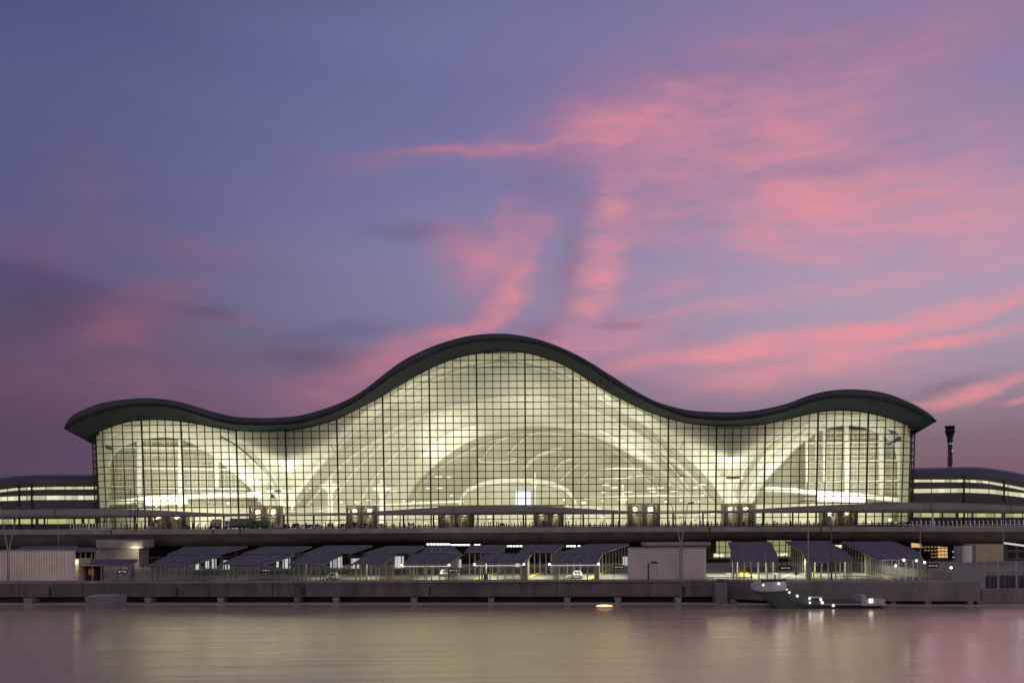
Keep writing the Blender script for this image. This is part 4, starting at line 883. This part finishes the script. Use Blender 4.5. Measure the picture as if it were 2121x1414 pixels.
for px in (1366, 1449): 
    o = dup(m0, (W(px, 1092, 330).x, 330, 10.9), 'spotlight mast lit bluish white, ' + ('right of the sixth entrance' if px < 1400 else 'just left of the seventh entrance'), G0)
    for ch in o.children: ch.data = ch.data.copy(); ch.data.materials[0] = M['Lblue']  # whole mast set glowing so that it looks lit bluish

# ------------------------------------------------------------------ vehicles on the deck
def car(paint, h=1.5, w=1.85, l=4.5, lights='Lpanel'):
    o = thing('parked_car', 'x', 'car', (0, 0, 0), 'cars on the elevated road')
    prof = [(-l / 2, .35), (-l / 2, .75), (-l * .38, .92), (-l * .22, 1.0), (-l * .10, h), (l * .22, h), (l * .38, 1.02), (l / 2, .95), (l / 2, .35)]
    m = MB(); n = len(prof)
    for sgn in (-1, 1):
        for y, z in prof: m.v.append((sgn * w / 2 * (1 if z < 1.05 else .78), y, z))
    m.f += [tuple(range(n)), tuple(range(n, 2 * n))[::-1]] + [(i, (i + 1) % n, n + (i + 1) % n, n + i) for i in range(n)]
    m.build('body', paint, o, bevel=.06)
    m = MB(); a = l * .21; m.quad((-w * .36, -a - .03, 1.03), (w * .36, -a - .03, 1.03), (w * .33, -l * .105 - .03, h - .06), (-w * .33, -l * .105 - .03, h - .06)); m.build('windscreen', 'carglass', o)
    for sx in (-1, 1):
        for y in (-l * .31, l * .31): MB().tube((sx * (w / 2 - .12), y, .33), (sx * (w / 2 + .02), y, .33), .33, .33, 12).build('wheel', 'cartire', o)
        MB().box(sx * w * .36 - .16, sx * w * .36 + .16, -l / 2 - .04, -l / 2 + .02, .62, .78).build('headlight', lights, o)
    return o
ZD = 0.
def zdk(px): return min(W(px, ft(px), YD).z - .1, 12.35)
cars = {}
CS = [(578, 'carC', 1.5, 'pale car on the road left of the small masts, beside the green truck'), (591, 'carA', 1.5, 'dark car beside the second entrance'), (613, 'carA', 1.8, 'tall dark car third right of the green truck'), (629, 'carC', 1.45, 'low pale car right of the tall dark car'),
      (644, 'carA', 1.45, 'low dark car in the middle of the row of cars'), (658, 'carB', 1.45, 'silver car fifth right of the green truck'), (684, 'carB', 1.6, 'silver car left of the third entrance'), (711, 'carA', 1.5, 'dark car just left of the third entrance'),
      (736, 'carA', 2.0, 'tall dark van in front of the third entrance doors'), (757, 'carA', 1.55, 'dark car right of the tall van'), (789, 'carB', 1.5, 'silver car right of the third entrance'), (384, 'carA', 1.5, 'dark car alone right of the first entrance'),
      (1040, 'carA', 1.5, 'dark car alone near the middle of the deck'), (1875, 'carA', 1.6, 'dark car near the right end of the glass wall'), (318, 'carB', 2.0, 'silver van in front of the first entrance')]
for px, pt, h, lb in CS:
    k = (pt, h)
    if k not in cars:
        o = car(pt, h); cars[k] = o; o.location = (W(px, 1092, 318).x, 318, zdk(px)); o['label'] = lb
    else: dup(cars[k], (W(px, 1092, 318).x, 318, zdk(px)), lb, 'cars on the elevated road')
o = car('carC', 1.5, lights='Lhead'); o.location = (W(852.5, 1092, 310).x, 310, zdk(852)); o['label'] = 'white car driving towards the viewer with both headlights blazing'
for px, py, pt, lb in ((689, 1200, 'carC', 'small white car parked left of the orange kerb in the car park'), (921, 1192, 'carB', 'silver car parked beside the ticket machine in the car park'), (1196, 1196, 'carC', 'white car waiting under the canopy left of the ribbed block')):
    q = Wz(px, py, ZF + .1); k = [c for kk, c in cars.items() if kk[0] == pt][0]; dup(k, (q.x, max(q.y, 178), ZF + .08), lb, 'cars in the car park')
# trucks
def truck(px0, px1, ytop, Yd, label, mt, cabw=2.2):
    ZD = zdk(px0); a, b = W(px0, 1090, Yd), W(px1, ytop, Yd); o = thing('box_truck', label, 'truck', ((a.x + b.x) / 2, Yd, ZD), 'trucks on the elevated road')
    MB().box(a.x + cabw, b.x, Yd, Yd + 2.4, ZD + 1.0, b.z).build('cargo_box', mt, o, bevel=.08)
    m = MB(); m.hexa([(a.x, Yd + .1, ZD + .6), (a.x + cabw - .15, Yd + .1, ZD + .6), (a.x + cabw - .15, Yd + 2.3, ZD + .6), (a.x, Yd + 2.3, ZD + .6), (a.x + .5, Yd + .1, ZD + 2.7), (a.x + cabw - .15, Yd + .1, ZD + 2.7), (a.x + cabw - .15, Yd + 2.3, ZD + 2.7), (a.x + .5, Yd + 2.3, ZD + 2.7)]); m.build('cab', 'carC' if mt != 'carD' else 'carD', o)
    MB().box(a.x + .75, a.x + cabw - .5, Yd + .05, Yd + .12, ZD + 1.7, ZD + 2.4).build('window', 'carglass', o)
    MB().box(a.x + .3, b.x - .2, Yd + .4, Yd + 2, ZD + .6, ZD + 1.0).build('chassis', 'black', o)
    for f in (.12, .68, .86): x = a.x + (b.x - a.x) * f; MB().tube((x, Yd - .02, ZD + .5), (x, Yd + .3, ZD + .5), .5, .5, 14).build('wheel', 'cartire', o)
truck(433, 455, 1074.5, 322, 'small box truck leftmost of the three trucks before the entrance', 'brown', 1.0)
truck(462, 513, 1073, 314, 'long grey box truck in the middle of the three trucks', 'box'); truck(518, 556, 1077, 318, 'green truck rightmost of the three trucks before the second entrance', 'carD')
for x0, x1, y0, lb in ((1122, 1133, 1078, 'grey cabinet standing on the deck before the fifth entrance'), ):
    a, b = W(x0, y0, 312), W(x1, 1092, 312); tag(MB().box(a.x, b.x, 312, 313, 11.9, a.z).build('cabinet', 'poled', bevel=.1), lb, 'cabinet')
# bollards
def bollard():
    o = MB().lathe((0, 0, 0), [(.16, 0), (.14, 1.15), (.17, 1.2), (.17, 1.35), (.05, 1.45)], 8).build('bollard', 'black'); return o
bo = tag(bollard(), 'short black bollard standing along the deck edge before the glass wall', 'bollard', 'bollards along the elevated road'); bo.location = (W(240, 1092, 306).x, 306, zdk(240))
rnd = random.Random(11)
for k in range(1, 215):
    px = 240 + k * 7.7 + rnd.uniform(-3, 3)
    c = bo.copy(); C.objects.link(c); c.location = (W(px, 1092, 306).x, 304 + rnd.uniform(0, 6), zdk(px)); s_ = rnd.uniform(.8, 1.45); c.scale = (1, 1, s_)
# people waiting on the deck
def person(seed):
    me = bpy.data.meshes.new('person'); V = [(0, 0, .92), (0, 0, 1.15), (0, 0, 1.42), (0, 0, 1.54), (0, -.01, 1.68), (.20, 0, 1.40), (.26, .02, 1.12), (.27, -.04, .86), (-.20, 0, 1.40), (-.26, .02, 1.12), (-.25, -.05, .86), (.10, 0, .88), (.11, -.02, .48), (.12, .02, .07), (.12, -.12, .04), (-.10, 0, .88), (-.12, .03, .48), (-.12, .05, .07), (-.12, -.09, .04)]
    E = [(0, 1), (1, 2), (2, 3), (3, 4), (2, 5), (5, 6), (6, 7), (2, 8), (8, 9), (9, 10), (0, 11), (11, 12), (12, 13), (13, 14), (0, 15), (15, 16), (16, 17), (17, 18)]
    me.from_pydata(V, E, []); o = bpy.data.objects.new('person', me); C.objects.link(o); sk = o.modifiers.new('skin', 'SKIN')
    rr = [.15, .14, .15, .06, .11, .07, .05, .04, .07, .05, .04, .10, .07, .05, .05, .10, .07, .05, .05]
    for i, r in enumerate(rr): me.skin_vertices[0].data[i].radius = (r, r * .85); me.skin_vertices[0].data[i].use_root = (i == 0)
    o.modifiers.new('sub', 'SUBSURF').levels = 1; me.materials.append(M['cloth']); return o
pr = tag(person(1), 'small dark figure of a person standing on the deck by the entrances', 'person', 'people standing on the elevated road'); pr.location = (W(747, 1092, 312).x, 312, zdk(747))
for px in (700, 809, 812, 1060, 1277, 1467, 1560, 1612, 1775, 1500, 1660): c = pr.copy(); C.objects.link(c); c.location = (W(px, 1092, 312).x, 312 + (px % 3), zdk(px)); c.rotation_euler.z = px

# lit rails at the two ends of the deck
def endrail(x0, x1, step, label, e, col_):
    ZD = zdk((x0 + x1) / 2) - .1; o = thing('luggage_rail', label, 'railing', (W(x0, 1090, 306).x, 306, ZD)); px = x0; m = MB()
    while px < x1:
        a = W(px, 1092, 306); MB().bar((a.x, 306, ZD), (a.x, 306, ZD + 1.9), .14).build('post', 'white', o)
        MB().bar((a.x, 306, ZD + 1.9), (a.x - .35, 306, ZD + 2.0), .14, up=Vector((0, 0, 1))).build('post_head', 'white', o); px += step
    a, b = W(x0, 1092, 306), W(x1, 1092, 306)
    for z in (.3, .8): m.bar((a.x, 306, ZD + z), (b.x, 306, ZD + z), .08, up=Vector((0, 0, 1)))
    m.build('rail', 'white', o)
    for f in (.15, .5, .85): point('rail_lamp', (a.x + (b.x - a.x) * f, 303, ZD + 5.2), e, col_, 1.8)
endrail(1872, 2140, 9.2, 'white railing posts lit bluish at the right end of the deck', 480, (.62, .70, 1)); endrail(146, 232, 6.5, 'white railing lit brightly at the left end of the deck', 160, (.95, .93, 1))

# ------------------------------------------------------------------ quay
QT = [(-60, 1207.5), (300, 1206), (530, 1205), (1060, 1203.5), (1485, 1203)]
def qpt(px, py, z): return Wz(px, py, z)
QZ = 3.35
Q = thing('quay_wall', 'long dark grey quay wall raised on short piers above the water', 'quay', (0, 156, 0))
def qface(x0, x1, tab, zt_, zb, name='wall', mt='quay', par=None, dep=6):
    a = Wz(x0, lerp_tab(tab, x0), zt_); b = Wz(x1, lerp_tab(tab, x1), zt_); m = MB(); k = Vector((0, dep, 0))
    m.hexa([(a.x, a.y, zb), (b.x, b.y, zb), (b.x, b.y + dep, zb), (a.x, a.y + dep, zb), (a.x, a.y, zt_), (b.x, b.y, zt_), (b.x, b.y + dep, zt_), (a.x, a.y + dep, zt_)]); m.build(name, mt, par or Q); return a, b
a, b = qface(-460, 619, QT, QZ, 1.05); qface(619.6, 1485, QT, QZ, 1.05)
def qx(px): p = Wz(px, lerp_tab(QT, px), QZ); return p
p = qx(619); MB().box(p.x - .18, p.x + .18, p.y - .25, p.y - .01, .0, QZ + .05).build('buttress', 'quay', Q)
# panel joints and mooring fenders
for px in range(40, 1480, 131):
    p = qx(px); MB().box(p.x - .05, p.x + .05, p.y - .03, p.y + .02, 1.06, QZ - .02).build('panel_joint', 'black', Q)
for px in range(105, 1480, 262):
    p = qx(px); MB().tube((p.x, p.y - .22, 1.3), (p.x, p.y - .22, 2.6), .2, .2, 8).build('fender', 'black', Q)
qa, qb = qx(-60), qx(1485); MB().bar(qa + Vector((0, .1, .06)), qb + Vector((0, .1, .06)), .5, .12, up=Vector((0, 0, 1))).build('coping', 'concrete', Q)
# piers below
for px in (57, 305, 456, 615, 695, 857, 1017, 1175, 1280, 1405):
    p = qx(px); w = .55 if px > 100 else .8
    MB().hexa([(p.x - w * .6, p.y + .1, -.2), (p.x + w * .6, p.y + .1, -.2), (p.x + w * .6, p.y + 3, -.2), (p.x - w * .6, p.y + 3, -.2), (p.x - w, p.y + .1, .92), (p.x + w, p.y + .1, .92), (p.x + w, p.y + 3, .92), (p.x - w, p.y + 3, .92)]).build('pier', 'concrete', Q)
a, b = qx(-460), qx(1485); MB().hexa([(a.x, a.y + 3.2, -.3), (b.x, b.y + 3.2, -.3), (b.x, b.y + 6, -.3), (a.x, a.y + 6, -.3), (a.x, a.y + 3.2, .92), (b.x, b.y + 3.2, .92), (b.x, b.y + 6, .92), (a.x, a.y + 6, .92)]).build('rear_wall', 'black', Q)
MB().hexa([(a.x, a.y - 3.0, -.3), (b.x, b.y - 2.4, -.3), (b.x, b.y + 4, -.3), (a.x, a.y + 4, -.3), (a.x, a.y - 2.4, .10), (b.x, b.y - 1.8, .10), (b.x, b.y + 4, .10), (a.x, a.y + 4, .10)]).build('ledge', 'concrete', Q)
# right quay sections
Q2 = thing('quay_wall', 'paler purple grey quay wall behind and right of the motor boat', 'quay', (90, 150, 0))
T2 = [(1500, 1202), (1630, 1205.5), (1760, 1205), (2032, 1205)]
a, b = qface(1502, 1628, T2, QZ, .55, mt='quay', par=Q2); a2, b2 = qface(1628.5, 2031, T2, QZ, .62, mt='quayb', par=Q2)
MB().hexa([(a.x, a.y + 1.2, -.3), (b2.x, b2.y + 1.2, -.3), (b2.x, b2.y + 5, -.3), (a.x, a.y + 5, -.3), (a.x, a.y + 1.2, .6), (b2.x, b2.y + 1.2, .6), (b2.x, b2.y + 5, .6), (a.x, a.y + 5, .6)]).build('rear_wall', 'black', Q2)
for px in (1520, 1760, 1790, 1850, 1923, 2010, 2030): p = Wz(px, 1205, QZ); MB().box(p.x - .4, p.x + .4, p.y - .05, p.y + 2, -.2, .62).build('pier', 'quayb', Q2)
a, b = Wz(1490, 1203, QZ), Wz(2650, 1205, QZ); MB().hexa([(a.x, a.y - 3, -.3), (b.x, b.y - 3, -.3), (b.x, b.y + 4, -.3), (a.x, a.y + 4, -.3), (a.x, a.y - 2.6, .12), (b.x, b.y - 2.6, .12), (b.x, b.y + 4, .12), (a.x, a.y + 4, .12)]).build('ledge', 'concrete', Q2)
p = Wz(1493, 1204, QZ); MB().box(p.x - .9, p.x + .9, p.y - .3, p.y + 2, 0, QZ - .2).build('buttress', 'sheet', Q2)
Q3 = thing('quay_wall', 'low quay wall on short legs at the right edge', 'quay', (110, 150, 0)); T3 = [(2032, 1219), (2180, 1219)]
a, b = W(2033, 1221, 146), W(2650, 1244, 146); MB().box(a.x, b.x, 146, 149, b.z, a.z).build('wall', 'quayb', Q3)
for px in (2037, 2078, 2086, 2150, 2230, 2310, 2400, 2500): p = W(px, 1240, 146); MB().box(p.x - .35, p.x + .35, 146.1, 147.5, -.2, b.z).build('pier', 'quayb', Q3)
MB().box(a.x, b.x, 147.8, 149, -.2, b.z).build('rear_wall', 'black', Q3); MB().box(a.x, b.x + 4, 149, 164, -.5, ZF).build('base', 'concrete', Q3)

# yard fence and posts at the right edge
o = thing('fence', 'dark yard fence with tall grey posts at the right edge', 'fence', (W(2080, 1200, 162).x, 162, ZF))
for px, y0 in ((2038, 1166), (2067, 1165), (2105, 1163), (2135, 1165)): p, q = W(px, 1215, 162), W(px, y0, 162); MB().bar((p.x, 162, ZF), (q.x, 162, q.z), .3).build('post', 'pole', o)
a, b = W(2015, 1167, 162), W(2140, 1167, 162); MB().bar(a, b, .16, up=Vector((0, 0, 1))).build('rail', 'poled', o); MB().bar(W(2016, 1167, 162), W(2036, 1178, 162), .14).build('brace', 'pole', o); MB().bar(W(2085, 1167, 162), W(2105, 1176, 162), .14).build('brace', 'pole', o)
m = MB(); x = W(2036, 1200, 162.5).x
while x < W(2140, 1200, 162.5).x: m.box(x, x + .12, 162.4, 162.5, ZF, W(0, 1198, 162).z); x += .8
m.build('picket', 'poled', o); MB().box(W(2036, 1200, 162.5).x, b.x, 162.6, 162.7, ZF, W(0, 1206, 162).z).build('panel', 'poled', o)
a, b = W(2078, 1124, 300), W(2150, 1200, 300); o = thing('scaffold_building', 'dark unfinished block with black openings at the right edge under the road', 'building', (a.x, 306, ZF)); MB().box(a.x, b.x + 10, 306, 320, ZF, 9.5).build('wall', 'concrete_d', o)
for k in range(3):
    for j in range(3): MB().box(a.x + 1 + k * 3.4, a.x + 3.2 + k * 3.4, 305.8, 305.98, 1.6 + j * 2.5, 3.3 + j * 2.5).build('window', 'black', o)
MB().bar(W(2080, 1124, 296), W(2125, 1130, 296), .5, up=Vector((0, 0, 1))).build('light_strip', 'Lpanel', o)
# ramp with rail right of the furthest canopy
a, b = Wz(1885, 1166, 4), Wz(1975, 1203, 2.0); o = thing('ramp_wall', 'grey sloping ramp wall below the right canopy lamps', 'wall', (a.x, a.y, ZF))
MB().hexa([(a.x, 262, ZF), (W(1972, 1200, 190).x, 190, ZF), (W(1972, 1200, 190).x + .4, 190, ZF), (a.x + .4, 262, ZF), (a.x, 262, 3.4), (W(1972, 1200, 190).x, 190, 2.6), (W(1972, 1200, 190).x + .4, 190, 2.6), (a.x + .4, 262, 3.4)]).build('wall', 'concrete', o)
for px, py in ((1872, 1159), (1898, 1160.5), (1915, 1164), (1970, 1175), (1855, 1171)):
    q = W(px, py, 178); o = tag(MB().ball(q, .2, 10).build('lamp', 'Lwhite'), {1872: 'left bright globe lamp under the furthest right canopy', 1898: 'biggest middle globe lamp under the furthest right canopy', 1915: 'right bright globe lamp under the furthest right canopy', 1970: 'single bright lamp right of the orange lit block', 1855: 'small lamp among the canopy legs at right'}[px], 'lamp', 'globe lamps at the right')
    point('globe_light', (q.x, q.y - .7, q.z), 90, (.9, 1, .95), .3)

# ------------------------------------------------------------------ things on the water's edge
a, b = W(187, 1231, 150), W(253, 1253, 150); o = thing('work_barge', 'pale grey boxy barge moored at the left part of the quay', 'barge', ((a.x + b.x) / 2, 150, 0))
MB().hexa([(a.x + .2, 148, -.3), (b.x - .1, 148, -.3), (b.x - .1, 152, -.3), (a.x + .2, 152, -.3), (a.x, 148, a.z - .3), (b.x, 148, a.z), (b.x, 152, a.z), (a.x, 152, a.z - .3)]).build('hull', 'sheet', o, bevel=.06)
MB().box(a.x + .4, b.x - .4, 148.2, 151.8, a.z - .28, a.z - .05).build('deck', 'concrete', o)
a, b = W(1893, 1231, 149), W(1924, 1241, 149); o = thing('float', 'orange box float against the right quay wall', 'float', (a.x, 149, 0)); MB().box(a.x, b.x, 148.5, 149.8, b.z, a.z).build('body', 'orange', o, bevel=.12); MB().box(a.x + .1, b.x - .1, 148.7, 149.6, -.1, b.z).build('base', 'poled', o)
p = W(1822, 1234, 149); o = thing('mooring_buoy', 'small dull yellow dome buoy right of the motor boat', 'buoy', (p.x, 150.5, .8)); MB().lathe((p.x, 150.5, .6), [(.6, 0), (.62, .45), (.5, .8), (.2, 1.0)], 14).build('dome', 'yellow', o); MB().box(p.x - .6, p.x + .6, 150, 151, .1, .6).build('base', 'sheet', o)
p = Wz(1252, 1256, 0.05); o = thing('amber_glint', 'flat amber glowing disc for a light patch on the water below centre right', 'float', (p.x, p.y, 0)); MB().lathe((p.x, p.y, -.05), [(1.5, 0), (1.6, .12), (1.3, .2)], 20).build('body', 'orange', o); MB().lathe((p.x, p.y, .15), [(1.25, 0), (1.1, .13), (.4, .22)], 20).build('lamp', 'Lglint', o)  # made-up glowing disc for an amber light patch without a known source
for px in (582, 665 + 28, 729, 1440 + 79, 286): 
    p = W(px, 1247, 151.5); q = W(px, 1232, 151.5); MB
# motor boat ------------------------------------------------------
YB = 140.
def BP(px, py, dy=0): return W(px, py, YB + dy)
zw = 0.0
bt = thing('motor_boat', 'grey motor boat with a high rounded bow and white deck lamps at the quay', 'boat', (BP(1700, 1255).x, YB, 0))
# hull: stations along x with sheer height and half beam
st_ = [(1561, 1214, 1219, .15), (1568, 1209.5, 1224, .8), (1580, 1206.5, 1232, 1.5), (1600, 1204.8, 1244, 2.1), (1615, 1204, 1252, 2.4), (1628, 1203.5, 1256, 2.5), (1631, 1212, 1257, 2.5), (1640, 1225, 1257, 2.6), (1655, 1234, 1257.5, 2.6), (1672, 1240, 1257.5, 2.6), (1700, 1245, 1257.5, 2.6), (1740, 1247, 1257.5, 2.6), (1790, 1246, 1257.5, 2.5), (1833, 1243, 1257, 2.3)]
rowsL = []
for px, yt, yb, hb in st_:
    t, bo_ = BP(px, yt), BP(px, yb); bo_.z = max(bo_.z, -.2) if px < 1612 else -.15
    cx = (t.x + bo_.x) / 2
    r = [Vector((t.x, YB + 2.6, t.z)), Vector((t.x, YB + 2.6 - hb, t.z)), Vector((cx, YB + 2.6 - hb * .97, t.z * .55 + bo_.z * .45)), Vector((bo_.x, YB + 2.6 - hb * .7, bo_.z)), Vector((bo_.x, YB + 2.6 + hb * .7, bo_.z)), Vector((cx, YB + 2.6 + hb * .97, t.z * .55 + bo_.z * .45)), Vector((t.x, YB + 2.6 + hb, t.z)), Vector((t.x, YB + 2.6, t.z))]
    rowsL.append(r)
m = MB(); m.grid(rowsL); m.add(rowsL[-1][:-1], [tuple(range(7))]); m.build('hull', 'hull', bt, smooth=False)
up = []
for px, yt, yb in ((1562, 1214.5, 1218.5), (1568, 1210, 1222), (1580, 1207, 1225), (1600, 1205.3, 1224.5), (1628, 1204, 1222)):
    hb = {1562: .3, 1568: .95, 1580: 1.65, 1600: 2.28, 1628: 2.68}[px]; t, b_ = BP(px, yt), BP(px, yb)
    up.append([Vector((t.x, YB + 2.6 - hb + .25, t.z + .06)), Vector((t.x, YB + 2.55 - hb, t.z)), Vector((b_.x, YB + 2.5 - hb, b_.z)), Vector((b_.x, YB + 2.6 - hb * .8, b_.z - .1))])
MB().grid(up).build('bow_panel', 'hullw', bt)
MB().bar(BP(1577, 1203, 1), BP(1628, 1202.2, 1), .12, .5, up=Vector((0, 0, 1))).build('bow_rail', 'black', bt)
m = BP(1588, 1199); MB().box(m.x - .3, m.x + .3, YB + 1, YB + 1.6, BP(0, 1204).z, m.z + .4).build('searchlight', 'black', bt); MB().box(m.x - .2, m.x + .2, YB + .97, YB + 1.0, m.z - .25, m.z - .05).build('lamp', 'Lpanel', bt)
a, b = BP(1789, 1240), BP(1833, 1254); MB().box(a.x, b.x, YB - .1, YB + 3, b.z, a.z).build('cabin', 'hullw', bt, bevel=.08); a, b = BP(1783, 1231), BP(1792, 1253); MB().box(a.x, b.x, YB - .3, YB + 3, b.z, a.z).build('bulkhead', 'hullw', bt)
a, b = BP(1799, 1239), BP(1807, 1247.5); MB().box(a.x, b.x, YB - .22, YB - .13, b.z, a.z).build('window', 'Lhead', bt)
a, b = BP(1676, 1235.5), BP(1704, 1238); MB().box(a.x, b.x, YB, YB + 2, b.z, a.z).build('awning', 'hullw', bt); a, b = BP(1682, 1238), BP(1700, 1249); MB().box(a.x, b.x, YB + 1, YB + 2, b.z, a.z).build('doorway', 'black', bt)
MB().box(BP(1700, 1250).x, BP(1835, 1250).x, YB - .2, YB + .1, BP(0, 1263.5).z, BP(0, 1261.5).z).build('rubbing_strake', 'hullw', bt)
for px, py, r in ((1564, 1217, .17), (1581, 1211, .2), (1613, 1208, .22), (1630, 1220, .13), (1635, 1226, .2), (1651.5, 1233.5, .24), (1677, 1238.5, .26), (1677.5, 1247.5, .2), (1700, 1241, .24), (1703, 1247, .28), (1726, 1253, .26)):
    q = BP(px, py, -.35 if px > 1600 else .4); q.y = YB + (1.7 if px < 1566 else .8 if px < 1590 else -.15); q = W(px, py, q.y); MB().ball(q, r * .72, 10).build('deck_lamp', 'Lhead', bt)
point('boat_light', BP(1620, 1200, -1.5), 22, (1, .98, .95), 1.); point('boat_light', BP(1690, 1240, -2), 22, (1, .98, .95), 1.)
